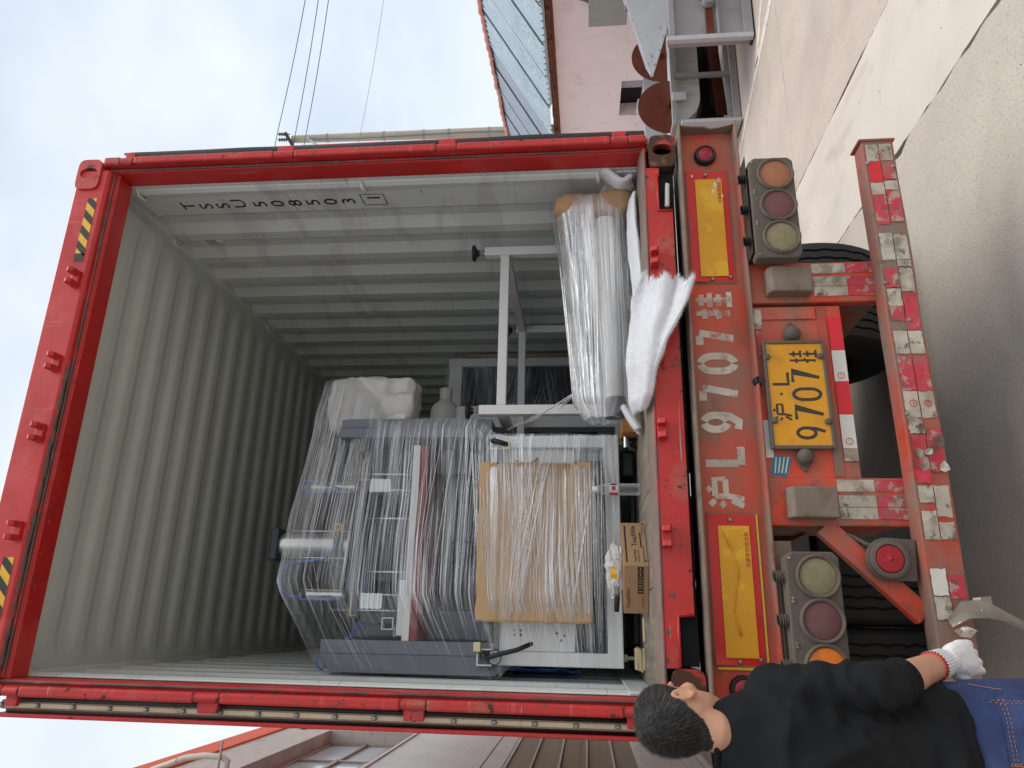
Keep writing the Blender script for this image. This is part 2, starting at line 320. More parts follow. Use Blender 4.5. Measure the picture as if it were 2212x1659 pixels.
m_capwhite = M('white_cap', srgb(236, 236, 236), .4, var=.02, vs=9)
m_label = M('bottle_label', srgb(206, 204, 206), .45, var=.05, vs=30)
m_chrome = M('chrome', (.75, .75, .76), .1, metal=1, var=.03, vs=9)
m_peel = M('peeled_tape_back', srgb(132, 122, 110), .35, metal=.3, var=.2, vs=12, bump=.5, bs=240, bd=.002, layers=[(srgb(216, 212, 206), .64, .67, 12, None, .6, .8)])


# ------------------------------------------------------------------ mesh builder
class MB:
    def __init__(s): s.v = []; s.f = []

    def add(s, vs, fs):
        o = len(s.v); s.v += [tuple(v) for v in vs]; s.f += [tuple(i + o for i in f) for f in fs]; return s

    def box(s, x0, x1, y0, y1, z0, z1):
        return s.add([(x0, y0, z0), (x1, y0, z0), (x1, y1, z0), (x0, y1, z0), (x0, y0, z1), (x1, y0, z1), (x1, y1, z1), (x0, y1, z1)],
                     [(3, 2, 1, 0), (4, 5, 6, 7), (0, 1, 5, 4), (1, 2, 6, 5), (2, 3, 7, 6), (3, 0, 4, 7)])

    def obox(s, c, sx, sy, sz, m=None):
        c = Vector(c); m = m or Matrix.Identity(3)
        P = [c + m @ Vector((a * sx / 2, b * sy / 2, d * sz / 2)) for d in (-1, 1) for a, b in ((-1, -1), (1, -1), (1, 1), (-1, 1))]
        return s.add(P, [(3, 2, 1, 0), (4, 5, 6, 7), (0, 1, 5, 4), (1, 2, 6, 5), (2, 3, 7, 6), (3, 0, 4, 7)])

    def bar(s, p, q, a, b, up=(0, 0, 1)):
        """Square bar from p to q, a wide (sideways), b high (towards up)."""
        p, q = Vector(p), Vector(q); d = (q - p); L = d.length; d.normalize()
        u = Vector(up); sd = d.cross(u)
        if sd.length < 1e-4: sd = d.cross(Vector((1, 0, 0)))
        sd.normalize(); u = sd.cross(d)
        m = Matrix((sd, d, u)).transposed()
        return s.obox((p + q) / 2, a, L, b, m)

    def cyl(s, p, q, r, r2=None, n=16, caps=True):
        r2 = r if r2 is None else r2
        return s.tube([p, q], [r, r2], n, caps)

    def tube(s, pts, r, n=8, caps=True, flat=None):
        pts = [Vector(p) for p in pts]; k = len(pts)
        rs = r if isinstance(r, (list, tuple)) else [r] * k
        o = len(s.v); ref = None
        for i, p in enumerate(pts):
            d = (pts[min(i + 1, k - 1)] - pts[max(i - 1, 0)])
            if d.length < 1e-9: d = Vector((0, 0, 1))
            d.normalize()
            if ref is None:
                ref = Vector((0, 0, 1)) if abs(d.z) < .9 else Vector((1, 0, 0))
            a = d.cross(ref).normalized(); b = a.cross(d).normalized(); ref = b
            for j in range(n):
                t = 2 * PI * j / n
                s.v.append(tuple(p + (a * math.cos(t) + b * math.sin(t)) * rs[i]))
        for i in range(k - 1):
            for j in range(n):
                j2 = (j + 1) % n
                s.f.append((o + i * n + j, o + i * n + j2, o + (i + 1) * n + j2, o + (i + 1) * n + j))
        if caps and n > 2:
            s.f.append(tuple(o + j for j in reversed(range(n)))); s.f.append(tuple(o + (k - 1) * n + j for j in range(n)))
        return s

    def prism(s, poly, axis, a, b):
        """poly: 2-D points; axis 'x': (y,z), 'y': (x,z), 'z': (x,y); extruded from a to b."""
        mk = {'x': lambda u, v, t: (t, u, v), 'y': lambda u, v, t: (u, t, v), 'z': lambda u, v, t: (u, v, t)}[axis]
        n = len(poly)
        P = [mk(u, v, a) for u, v in poly] + [mk(u, v, b) for u, v in poly]
        return s.add(P, [tuple(range(n)), tuple(reversed(range(n, 2 * n)))] + [((i + 1) % n, i, n + i, n + (i + 1) % n) for i in range(n)])

    def lathe(s, prof, o, ax=(0, 0, 1), n=24):
        ax = Vector(ax).normalized(); o = Vector(o)
        a = ax.orthogonal().normalized(); b = ax.cross(a)
        base = len(s.v); k = len(prof)
        for r, h in prof:
            for j in range(n):
                t = 2 * PI * j / n
                s.v.append(tuple(o + ax * h + (a * math.cos(t) + b * math.sin(t)) * max(r, 1e-5)))
        for i in range(k - 1):
            for j in range(n):
                j2 = (j + 1) % n
                s.f.append((base + i * n + j, base + i * n + j2, base + (i + 1) * n + j2, base + (i + 1) * n + j))
        return s

    def grid(s, fn, nu, nv):
        o = len(s.v)
        for i in range(nu + 1):
            for j in range(nv + 1): s.v.append(tuple(fn(i / nu, j / nv)))
        for i in range(nu):
            for j in range(nv):
                s.f.append((o + i * (nv + 1) + j, o + (i + 1) * (nv + 1) + j, o + (i + 1) * (nv + 1) + j + 1, o + i * (nv + 1) + j + 1))
        return s

    def mesh(s, name, mat):
        me = bpy.data.meshes.new(name); me.from_pydata(s.v, [], s.f)
        bm = bmesh.new(); bm.from_mesh(me); bmesh.ops.recalc_face_normals(bm, faces=bm.faces); bm.to_mesh(me); bm.free()
        if mat: me.materials.append(mat)
        return me

    def build(s, name, mat, parent=None, smooth=False, bevel=0., seg=2):
        return obj(name, s.mesh(name, mat), parent, smooth, bevel, seg)


def obj(name, me, parent=None, smooth=False, bevel=0., seg=2):
    o = bpy.data.objects.new(name, me); COL.objects.link(o)
    if smooth is True:
        for p in me.polygons: p.use_smooth = True
    elif smooth:
        me.shade_smooth() if False else None
        for p in me.polygons: p.use_smooth = True
        sharp_by_angle(me, smooth)
    if bevel:
        b = o.modifiers.new('bevel', 'BEVEL'); b.width = bevel; b.segments = seg; b.limit_method = 'ANGLE'; b.angle_limit = math.radians(35)
    if parent: setpar(o, parent)
    return o


def sharp_by_angle(me, ang):
    bm = bmesh.new(); bm.from_mesh(me)
    for e in bm.edges:
        if len(e.link_faces) == 2 and e.calc_face_angle(0) > ang: e.smooth = False
    bm.to_mesh(me); bm.free()


def world_loc(o):
    p = Vector(o.location)
    q = o.parent
    while q: p += Vector(q.location); q = q.parent
    return p


def setpar(o, parent):
    o.parent = parent
    o.matrix_parent_inverse = Matrix.Translation(-world_off(parent))


def world_off(o):
    # every parent is only ever translated; meshes are written in world coordinates
    p = Vector(o.location)
    return p if not o.parent else Vector(o.location)


def thing(name, label, cat, loc=(0, 0, 0), group=None):
    o = bpy.data.objects.new(name, None); COL.objects.link(o); o.location = loc; o.empty_display_size = .1
    return tag(o, label, cat, group)


def tag(o, label=None, cat=None, group=None, kind=None):
    if label: o['label'] = label
    if cat: o['category'] = cat
    if group: o['group'] = group
    if kind: o['kind'] = kind
    return o


def clone(o, loc, parent, name=None):
    """A copy that shares mesh data, moved by loc (relative to the source mesh)."""
    c = o.copy(); COL.objects.link(c); c.location = loc
    if parent: setpar(c, parent)
    return c


def B(name, mat, parent, x0, x1, y0, y1, z0, z1, bevel=0.):
    return MB().box(x0, x1, y0, y1, z0, z1).build(name, mat, parent, bevel=bevel)


def text(s, size, mat, parent, M4, name='lettering', ext=.0004, bold=0., sx=1., align='LEFT'):
    cu = bpy.data.curves.new('t', 'FONT'); cu.body = s; cu.size = size; cu.extrude = ext; cu.offset = bold; cu.align_x = align
    cu.resolution_u = 3
    to = bpy.data.objects.new('t', cu); COL.objects.link(to)
    bpy.context.view_layer.update()
    me = bpy.data.meshes.new_from_object(to.evaluated_get(bpy.context.evaluated_depsgraph_get()))
    bpy.data.objects.remove(to)
    me.transform(M4 @ Matrix.Diagonal((sx, 1, 1, 1)))
    me.materials.clear(); me.materials.append(mat)
    return obj(name, me, parent)


def frame(o, ex, ey):
    """4x4 from an origin, a reading direction and an up direction."""
    ex = Vector(ex).normalized(); ey = Vector(ey).normalized(); ez = ex.cross(ey).normalized()
    return Matrix(((ex.x, ey.x, ez.x, o[0]), (ex.y, ey.y, ez.y, o[1]), (ex.z, ey.z, ez.z, o[2]), (0, 0, 0, 1)))


def arc(cx, cy, rx, ry, a0, a1, n=10):
    return [(cx + rx * math.cos(math.radians(a0 + (a1 - a0) * i / n)), cy + ry * math.sin(math.radians(a0 + (a1 - a0) * i / n))) for i in range(n + 1)]


GLYPH = {
    'hu': [[(.06, .95), (.22, .80)], [(.0, .66), (.16, .54)], [(.02, .04), (.22, .36)], [(.56, 1.02), (.66, .90)], [(.36, .80), (.96, .80), (.96, .50)], [(.36, .50), (.96, .50)], [(.36, .80), (.36, .42), (.26, .02)]],
    'gua': [[(.0, .76), (.36, .76)], [(.2, 1.), (.2, .06), (.08, .10)], [(.0, .34), (.36, .48)], [(.48, .84), (.92, .84)], [(.44, .60), (.98, .60)], [(.48, .34), (.92, .34)], [(.42, .04), (1., .04)], [(.70, 1.), (.70, .60)], [(.70, .50), (.70, .04)]],
    'L': [[(.1, 1.), (.1, .04), (.95, .04)]],
    '7': [[(.0, .96), (.96, .96), (.40, .0)]],
    '0': [arc(.5, .64, .42, .34, 0, 180) + arc(.5, .36, .42, .34, 180, 360) + [(.92, .64)]],
    '9': [arc(.5, .66, .42, .32, 0, 360, 18), [(.92, .66), (.86, .34), (.62, .0)]],
}
STENCIL = {'L': [[(.1, 1.), (.1, .12)], [(.02, .04), (.95, .04)]],
           '7': [[(.0, .96), (.62, .96)], [(.84, .96), (.40, .0)]],
           '0': [arc(.5, .60, .40, .38, 98, 180)[0:] + arc(.5, .40, .40, .38, 180, 262), arc(.5, .40, .40, .38, 278, 360) + arc(.5, .60, .40, .38, 0, 82)],
           '9': [arc(.5, .66, .40, .32, 100, 260, 10), arc(.5, .66, .40, .32, -80, 80, 10), [(.90, .56), (.84, .28), (.52, .02), (.12, .06)]]}


def strokes(mb, g, x0, x1, z0, z1, w, Y, st=False):
    """Brush-stroke lettering in the plane Y (facing -y)."""
    k = 0
    for poly in (STENCIL.get(g) if st and g in STENCIL else GLYPH[g]):
        P = [Vector((x0 + (x1 - x0) * a, 0, z0 + (z1 - z0) * b)) for a, b in poly]
        n = len(P); L = []; Rr = []
        for i in range(n):
            d = (P[min(i + 1, n - 1)] - P[max(i - 1, 0)]).normalized()
            nn = Vector((-d.z, 0, d.x)); m = 1.
            if 0 < i < n - 1:
                a = (P[i] - P[i - 1]).normalized(); c = max(.45, abs(d.dot(a))); m = 1 / c
            L.append(P[i] + nn * w / 2 * m); Rr.append(P[i] - nn * w / 2 * m)
        y = Y - .00015 * k; k += 1
        V = [(p.x, y, p.z) for p in L] + [(p.x, y, p.z) for p in Rr]
        mb.add(V, [(i, i + 1, n + i + 1, n + i) for i in range(n - 1)])
    return mb


# ================================================================== SETTING
# ---- ground: one sheet, concrete slabs poured on it with open, ragged joints
ground = MB().add([(-300, -300, -.03), (300, -300, -.03), (300, 300, -.03), (-300, 300, -.03)], [(0, 1, 2, 3)]).build('ground', m_joint)
tag(ground, kind='structure')


def ragged(p, q, amp, step=.07, spalls=()):
    p, q = Vector(p), Vector(q); n = max(2, int((q - p).length / step)); d = (q - p).normalized(); nn = Vector((-d.y, d.x))
    r = []
    for i in range(n):
        t = i / n; c = p.lerp(q, t)
        e = amp * (noise.noise(Vector((c.x * 3.1, c.y * 3.1, 1.7))) * 1.2 + noise.noise(Vector((c.x * 14, c.y * 14, 5.1))) * .6)
        for (sx, sy, sr, sa) in spalls:
            dd = math.hypot(c.x - sx, c.y - sy)
            if dd < sr: e += sa * (1 - dd / sr)
        r.append((c.x + nn.x * e, c.y + nn.y * e))
    return r


SPALL = [(1.77, .95, .10, .040), (1.77, .42, .14, .022), (1.77, 1.55, .08, .022), (1.77, .12, .10, .018), (1.77, -.15, .12, .02), (2.71, 2.2, .06, .010)]
xs = [-60, -14, -6.2, -2.2, 1.77, 2.71, 7.3, 16, 70]
ys = [-60, -16, -9, -3.2, 2.8, 8.5, 15, 26, 120]
for i in range(len(xs) - 1):
    for j in range(len(ys) - 1):
        g = .005
        x0, x1, y0, y1 = xs[i] + g, xs[i + 1] - g, ys[j] + .002, ys[j + 1] - .002
        near = -3 < (x0 + x1) / 2 < 8 and -10 < (y0 + y1) / 2 < 12
        am = .010 if near else .0
        st = .05 if near else 3
        lo = ragged((x0, y0), (x1, y0), am * .35, st); hi = ragged((x1, y1), (x0, y1), am * .35, st)
        rt = ragged((x1, y0), (x1, y1), am, st, SPALL if i == 3 else ()); lf = ragged((x0, y1), (x0, y0), am, st)
        MB().prism(lo + rt + hi + lf, 'z', -.028, 0.).build('slab', m_concrete_new if i == 4 else m_concrete, ground)


def flat_line(p, q, w_, name, mat, z=.004):
    p, q = Vector(p), Vector(q); d = (q - p).normalized(); n = Vector((-d.y, d.x)) * w_ / 2
    pts = ragged(p + n, q + n, .006, .08) + ragged(q - n, p - n, .006, .08)
    return MB().prism([(a, b) for a, b in pts], 'z', .0005, z).build(name, mat, ground)


flat_line((5.15, 2.16), (4.05, 5.85), .11, 'painted_line', m_line)
flat_line((4.72, 3.62), (5.75, 2.75), .10, 'painted_line', m_line)

# ---- the pink shed on the right
SD = Vector((.148, .989, 0)).normalized(); SN = Vector((SD.y, -SD.x, 0)); SP = Vector((7.508, 5.211, 0))


def sh(s, o, z):
    """Shed coordinates: s along the eave, o away from the yard, z up."""
    p = SP + SD * s + SN * o; return (p.x, p.y, z)


def sbox(mb, s0, s1, o0, o1, z0, z1):
    P = [sh(s0, o0, z0), sh(s1, o0, z0), sh(s1, o1, z0), sh(s0, o1, z0), sh(s0, o0, z1), sh(s1, o0, z1), sh(s1, o1, z1), sh(s0, o1, z1)]
    return mb.add(P, [(3, 2, 1, 0), (4, 5, 6, 7), (0, 1, 5, 4), (1, 2, 6, 5), (2, 3, 7, 6), (3, 0, 4, 7)])


shed = thing('plaster_shed', 'pink white plastered shed with patched metal roof on the right', 'shed', sh(1.5, 1, 0))
mb = MB()
H0, H1, G0, G1 = 2.1, 3.2, .78, 1.17          # the wall opening
sbox(mb, -6, H0, 0, .25, 0, 2.36); sbox(mb, H1, 9, 0, .25, 0, 2.36); sbox(mb, H0, H1, 0, .25, 0, G0); sbox(mb, H0, H1, 0, .25, G1, 2.36)
mb.build('wall', m_pink, shed)
sbox(MB(), H0 - .02, H0 + .30, .06, .12, G0 + .02, G1).build('opening_board', m_galv_dark, shed)
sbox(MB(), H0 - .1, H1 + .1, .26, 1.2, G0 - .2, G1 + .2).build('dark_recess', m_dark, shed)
sbox(MB(), 2.75, 3.15, .0, .05, .55, .86).build('plaster_patch', m_pink, shed)
# brick course under the eave: single bricks, a little uneven
bk = None
for i in range(46):
    dz = random.uniform(-.012, .012); do = random.uniform(-.03, .02)
    if bk is None:
        b0 = MB().box(-.105, .105, -.05, .05, -.03, .03); bk = b0.mesh('brick', m_brick)
    o = obj('brick', bk); p = sh(-1.6 + i * .225, -.02 + do, 2.335 + dz)
    o.location = p; o.rotation_euler.z = math.atan2(SD.y, SD.x) + random.uniform(-.06, .06); setpar(o, shed)
MB_ = MB(); sbox(MB_, -6, 9, -.01, .24, 2.25, 2.372).build('eave_course', m_brick, shed)
# corrugated roof sheets, each its own piece; slope up and away from the eave
RUN, RISE = 2.05, 1.24


def sheet_mesh(wid, name, mat, pitch=.155):
    mb = MB(); n = 48

    def fn(u, v):
        a = u * wid; h = .042 * max(0., math.cos(2 * PI * a / pitch)) ** 3
        p = SD * a + SN * (v * RUN) + Vector((0, 0, v * RISE + h * .9))
        return p
    mb.grid(fn, 72, 4); me = mb.mesh(name, mat)
    for p in me.polygons: p.use_smooth = True
    return me


sm1, sm2 = sheet_mesh(.93, 'roof_sheet', m_bluegrey), sheet_mesh(.93, 'roof_sheet', m_roofgrey)
for i in range(13):
    s0 = -3.6 + i * .86
    blue = i <= 7
    o = obj('roof_sheet', sm1 if blue else sm2)
    o.location = Vector(sh(s0, -.22, 2.37 + (i % 2) * .012 + (.02 if blue else 0))); o.rotation_euler = (0, 0, random.uniform(-.012, .012)); setpar(o, shed)
tile = MB()
tile.grid(lambda u, v: (math.cos(PI * v) * (.08 + .03 * u), u * .30, math.sin(PI * v) * (.06 + .035 * u)), 3, 8)
tme = tile.mesh('ridge_tile', m_terra)
for p in tme.polygons: p.use_smooth = True
for i in range(42):
    o = obj('ridge_tile', tme); o.location = Vector(sh(-3.6 + i * .265, RUN - .24, 2.37 + RISE + random.uniform(-.015, .01)))
    o.rotation_euler = (0, 0, math.atan2(SD.y, SD.x) - PI / 2 + random.uniform(-.05, .05)); setpar(o, shed)
# back slope so that the roof is closed
MB().add([sh(-6, RUN - .2, 3.58), sh(9, RUN - .2, 3.58), sh(9, RUN * 2.2, 2.3), sh(-6, RUN * 2.2, 2.3)], [(0, 1, 2, 3)]).build('back_slope', m_roofgrey, shed)

# ---- junk machinery standing in front of the shed
eb = thing('enclosure_box', 'grey green electrical enclosure on pink wall with cable above', 'electrical box', sh(-.1, -.2, 1.1))
sbox(MB(), -1.3, .22, -.28, -.01, 1.22, 1.72).build('housing', m_greybox, eb, bevel=.008)
sbox(MB(), -1.32, .24, -.30, -.285, 1.20, 1.74).build('lid', m_greybox, eb, bevel=.004)
P = [Vector(sh(-.05 - .05 * i, -.12, 1.72 + .10 * math.sin(i * .45) + .05 * i)) for i in range(8)]
MB().tube(P, .018, 8).build('cable', m_galv_dark, eb, smooth=True)

mixer = thing('drum_machine', 'grey angle frame machine with rusty discs and stained trough', 'machine', (5.2, 4.6, 0))
def fbar(nm, p, q, a=.05, b=.05, mat=m_galv_dark): return MB().bar(p, q, a, b).build(nm, mat, mixer, bevel=.003)
for x in (4.70, 5.36, 6.5):
    fbar('post', (x, 4.4, 0), (x, 4.4, .78)); fbar('post', (x, 5.3, 0), (x, 5.3, .78))
fbar('top_rail', (4.66, 4.4, .765), (6.5, 4.4, .765), .06, .045); fbar('bottom_rail', (4.66, 4.4, .05), (6.5, 4.4, .05), .07, .08)
fbar('middle_rail', (4.75, 4.43, .12), (6.5, 4.43, .12), .02, .05)
fbar('top_rail', (4.66, 5.3, .765), (6.5, 5.3, .765)); fbar('side_rail', (4.70, 4.4, .765), (4.70, 5.3, .765)); fbar('bottom_rail', (4.70, 4.4, .05), (4.70, 5.3, .05), .07, .08)
B('bearing_plate', m_galv, mixer, 4.98, 5.09, 4.345, 4.37, .62, .78, .004)
tr = MB()
tr.grid(lambda u, v: (4.86 + u * 1.7, 4.50 + .0 * u, 0) if False else (4.80 + .55 * (1 - math.cos(PI / 2 * min(1, v * 2))) * 0 + u * 0, 0, 0), 1, 1) if False else None
prof = [(4.76, .74)] + [(4.76 + .36 * (1 - math.cos(a * PI / 16)), .74 - .30 * math.sin(a * PI / 16) - .0) for a in range(1, 9)] + [(6.4, .44), (6.4, .74)]
mbt = MB(); mbt.prism([(x, z) for x, z in prof], 'y', 4.47, 5.2); mbt.build('trough', m_trough, mixer, smooth=.6)
B('trough_rim', m_galv, mixer, 4.74, 6.4, 4.452, 4.467, .70, .742, .003)


def disc(cx, cy, cz, r, nm='disc'):
    d = MB().lathe([(.0, -.012), (.05, -.012), (r * .6, -.006), (r, .004), (r, .012), (0, .012)], (cx, cy, cz), (0, 1, 0), 40).build(nm, m_rustdisc, mixer, smooth=.6)
    MB().cyl((cx, cy - .10, cz), (cx, cy, cz), .028, None, 14).build('axle', m_rustdisc, d, smooth=.6)
disc(5.24, 4.78, .76, .39); disc(6.16, 4.95, .80, .39)
B('back_plate', m_galv, mixer, 4.55, 6.5, 5.28, 5.30, .78, 1.02, .003)
MB().add([(4.5, 5.6, .95), (5.6, 5.9, 1.02), (5.6, 6.0, 1.32), (4.5, 5.8, 1.12)], [(0, 1, 2, 3)]).build('folded_sheet', m_galv, mixer); MB().bar((4.6, 5.62, 0), (4.6, 5.72, 1.0), .05, .05).build('sheet_post', m_galv_dark, mixer); MB().bar((5.5, 5.9, 0), (5.5, 5.93, 1.1), .05, .05).build('sheet_post', m_galv_dark, mixer)
B('dark_inside', m_dark, mixer, 4.82, 6.4, 5.0, 5.05, .06, .42)
MB().bar((5.05, 4.75, .14), (6.2, 4.75, .20), .02, .14).build('angle_plate', m_rustdisc, mixer)
MB().bar((5.3, 4.9, .20), (6.3, 4.9, .20), .10, .10).build('cross_tube', m_dark_metal, mixer)
B('leg_brace', m_galv, mixer, 4.62, 4.66, 4.30, 5.2, .02, .70, .003)

cab = thing('panel_cabinet', 'grey steel machine cabinet with horn unit near right edge', 'cabinet', (5.7, 3.8, 0))
B('housing', m_galv_dark, cab, 5.10, 6.6, 3.56, 3.66, .03, .90, .004)
B('frame_left', m_galv, cab, 5.06, 5.12, 3.50, 3.56, .02, .93, .003); B('frame_bottom', m_galv_dark, cab, 5.12, 6.6, 3.50, 3.56, .02, .11, .003)
B('frame_top', m_galv_dark, cab, 5.12, 6.6, 3.50, 3.56, .84, .90, .003); B('frame_middle', m_galv_dark, cab, 5.12, 6.6, 3.52, 3.558, .36, .39, .002)
B('skid', m_dark_metal, cab, 5.1, 6.6, 3.52, 3.68, 0, .03)
B('bracket', m_rustdisc, cab, 5.14, 5.5, 3.53, 3.557, .42, .50, .003)
MB().lathe([(0, -.07), (.03, -.07), (.045, -.09), (.062, -.09), (.066, -.02), (.05, 0)], (5.56, 3.54, .47), (0, 1, 0), 24).build('horn', m_galv_dark, cab, smooth=.6)
MB().lathe([(0, -.02), (.08, -.015), (.085, 0)], (5.72, 3.545, .52), (.2, 1, .1), 20).build('plate', m_rustdisc, cab, smooth=.6)
ch = thing('sheet_hopper', 'white galvanised triangular sheet hopper leaning above the machine', 'hopper', (5.2, 3.5, .8))
A, Bq, Cq = at(1330, -60, 3.6), at(1476, -60, 3.6), at(1407, 166, 3.6)
A, Bq, Cq = [Vector(p) for p in (A, Bq, Cq)]
off = Vector((.55, .50, .0)); th = Vector((0, .012, 0))
MB().add([A, Bq, Cq, A + th, Bq + th, Cq + th], [(0, 1, 2), (5, 4, 3), (0, 2, 5, 3), (1, 0, 3, 4), (2, 1, 4, 5)]).build('front_sheet', m_galv, ch)
MB().add([Bq, Cq, Cq + off, Bq + off], [(0, 1, 2, 3)]).build('under_sheet', m_galv_dark, ch)
MB().add([A + th, Cq + th, Cq + off, A + off], [(0, 1, 2, 3)]).build('upper_sheet', m_galv_dark, ch)
e1 = (Cq - Bq).normalized()
MB().bar(Bq + Vector((0, -.012, 0)), Cq + Vector((0, -.012, 0)), .02, .035, (0, 0, 1)).build('edge_flange', m_galv, ch, bevel=.003)
for k in range(7):
    p = Bq.lerp(Cq, .12 + k * .13); MB().cyl(p + Vector((0, -.03, .0)), p + Vector((0, -.02, .0)), .010, None, 8).build('rivet', m_galv_dark, ch)
B('hopper_leg', m_galv_dark, ch, 5.75, 5.80, 3.72, 3.77, .90, 1.35); 

# ---- utility pole and overhead cables, far behind
pole = thing('utility_pole', 'tall concrete utility pole with steel crossarm and insulators', 'utility pole', (11.75, 13.4, 0))
pb, pt = at(1105, 284, 13.4), at(632, 301, 13.4)
pb = Vector(pb); pt = Vector(pt); dirp = (pt - pb) / (pt.z - pb.z); base = pb - dirp * pb.z
MB().cyl(base, pt, .16, .10, 20).build('shaft', m_polecon, pole, smooth=.6)
for z in (4.3, 5.4, 6.1, 7.2, 8.8): 
    c = base + dirp * z; MB().cyl(c, c + dirp * .05, .165 - z * .005, None, 16).build('band', m_galv_dark, pole, smooth=.6)
MB().tube([base + dirp * z + Vector((-.10 - .04 * math.sin(z), -.12, 0)) for z in (3.5, 5, 6.5, 8, 9.3)], .012, 6).build('down_cable', m_wire, pole)
c1 = at(617, 288, 13.3); c2 = at(640, 328, 13.3)
MB().bar(c1, c2, .09, .09).build('crossarm', m_dark_metal, pole)
MB().bar(at(662, 296, 13.3), at(690, 318, 13.3), .05, .05).build('brace', m_galv, pole)
for (a, b) in ((600, 290), (600, 302)):
    p0, p1 = at(a, b, 13.3), at(617, b, 13.3)
    MB().lathe([(.012, 0)] + [x for i in range(5) for x in ((.02, .04 + i * .05), (.055, .05 + i * .05), (.02, .07 + i * .05))] + [(.012, .36)], p0, p1 - p0, 10).build('insulator', m_insul, pole, smooth=.6)
for i, (a, b, lab) in enumerate([((600, 284), (655, -8), 'overhead cable nearest the sky top, ending at the insulators'), ((635, 305), (683, -8), 'middle one of the three thick overhead cables'), ((657, 312), (705, -8), 'lowest of the three thick overhead cables beside the pole'), ((778, 292), (824, -8), 'thin faint overhead wire between pole and shed roof')]):
    p, q = Vector(at(*a, 13.3)), Vector(at(*b, 10.8)); q = p + (q - p) * 1.6
    pts = [p.lerp(q, t / 10) + Vector((0, 0, -.25 * (1 - (t / 5 - 1) ** 2) * .3)) for t in range(11)]
    r_ = .012 if i < 3 else .005
    pts = [p + (p - q) * .25] + pts
    tag(MB().tube(pts, r_, 5).build('overhead_cable', m_wire), lab, 'cable', 'overhead cables at the pole')

# ---- grey building on the left
LX = -2.7
lb = thing('grey_building', 'grey cement building with orange cornice, windows and vent grille', 'building', (LX - 2, 6, 0))
mb = MB(); W0, W1, WZ0, WZ1 = 3.2, 10.25, 4.70, 6.17; V0, V1, VZ0, VZ1 = 3.0, 10.45, 1.13, 2.97
T = LX - .35
mb.box(T, LX, -6, 26, WZ1, 6.93); mb.box(T, LX, -6, W0, VZ0, WZ1); mb.box(T, LX, W1, 26, WZ0, WZ1)
mb.build('wall', m_greywall, lb)
mb = MB(); mb.box(T, LX, W0, 26, 3.6, WZ0); mb.box(T, LX, W0, 26, VZ1, 3.6); mb.box(T, LX, V1, 26, VZ0, VZ1); mb.box(T, LX, -6, 26, .30, VZ0)
mb.build('lower_wall', m_greywall2, lb)
B('cornice', m_orange, lb, T - .02, LX + .03, -6, 26, 6.93, 7.32, .01)
B('plinth', m_plinth, lb, T, LX + .10, -6, 26, 0, .29, .02)
B('roof', m_greywall, lb, -12, T, -6, 26, 6.8, 7.25); B('back_wall', m_greywall, lb, -12, -11.7, -6, 26, 0, 6.8)
# window: frame, mullions, single panes
win = B('window', m_winframe, lb, LX - .26, LX - .20, W0, W1, WZ1 - .06, WZ1, .004)
B('frame', m_winframe, win, LX - .26, LX - .20, W0, W1, WZ0, WZ0 + .06, .004)
B('frame', m_winframe, win, LX - .26, LX - .19, W0, W1, 5.50, 5.56, .004)
ym = [W0, 4.6, 6.0, 7.35, 8.7, W1 - .05]
for i, y in enumerate(ym): B('frame', m_winframe, win, LX - .255, LX - .19, y, y + .05, WZ0 + .06, WZ1 - .06, .004)
for i in range(5):
    for (z0, z1) in ((WZ0 + .06, 5.05), (5.09, 5.50), (5.56, WZ1 - .06)):
        B('pane', m_winglass, win, LX - .235, LX - .228, ym[i] + .05, ym[i + 1], z0, z1)
    B('frame', m_winframe, win, LX - .245, LX - .20, ym[i] + .05, ym[i + 1], 5.05, 5.09)
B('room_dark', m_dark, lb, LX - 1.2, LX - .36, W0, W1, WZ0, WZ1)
B('sill', m_greywall2, lb, LX - .2, LX + .02, W0, W1, WZ0 - .05, WZ0, .005)
# vent grille: uprights and single slats
gr = B('vent_grille', m_winframe, lb, LX - .06, LX - .005, V0, V1, VZ1 - .05, VZ1, .003)
B('frame', m_winframe, gr, LX - .06, LX - .005, V0, V1, VZ0, VZ0 + .05, .003); B('frame', m_winframe, gr, LX - .06, LX - .005, V1 - .05, V1, VZ0 + .05, VZ1 - .05, .003)
nz_ = 5
for k in range(1, nz_): 
    z = VZ0 + (VZ1 - VZ0) * k / nz_; B('rail', m_winframe, gr, LX - .045, LX - .002, V0, V1 - .05, z - .012, z + .012)
slat = MB().box(LX - .05, LX - .015, -.015, .015, VZ0 + .05, VZ1 - .05).mesh('slat', m_slat)
k = 0; y = 6.2
while y < V1 - .06:
    o = obj('slat', slat); o.location = (0, y, 0); setpar(o, gr); y += .075; k += 1
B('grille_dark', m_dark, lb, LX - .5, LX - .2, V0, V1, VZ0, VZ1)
# crack-control joints on the wall
B('wall_joint', m_dark_metal, lb, LX - .01, LX + .003, 3, 26, 3.235, 3.247); B('wall_joint', m_dark_metal, lb, LX - .01, LX + .003, 10.5, 26, WZ1 - .006, WZ1 + .006)
B('bracket', m_rustdisc, lb, LX, LX + .10, 10.2, 10.32, 6.60, 6.68, .01)
pipe = thing('vent_pipe', 'peeling white bent pipe and thin rod in front of cornice', 'pipe', (LX + .2, 6.6, 6.6))
P = [at(*q, 6.35) for q in ((300, 1690), (330, 1662), (365, 1650), (400, 1637), (440, 1632), (480, 1635), (492, 1645), (488, 1662), (478, 1690))]
MB().tube([Vector(P[0]).lerp(Vector(P[0]), 0)] + P, .035, 10).build('bent_pipe', m_pipe, pipe, smooth=True)
MB().cyl(at(481, 1600, 6.3), at(466, 1690, 6.3), .013, None, 8).build('rod', m_galv_dark, pipe, smooth=True)
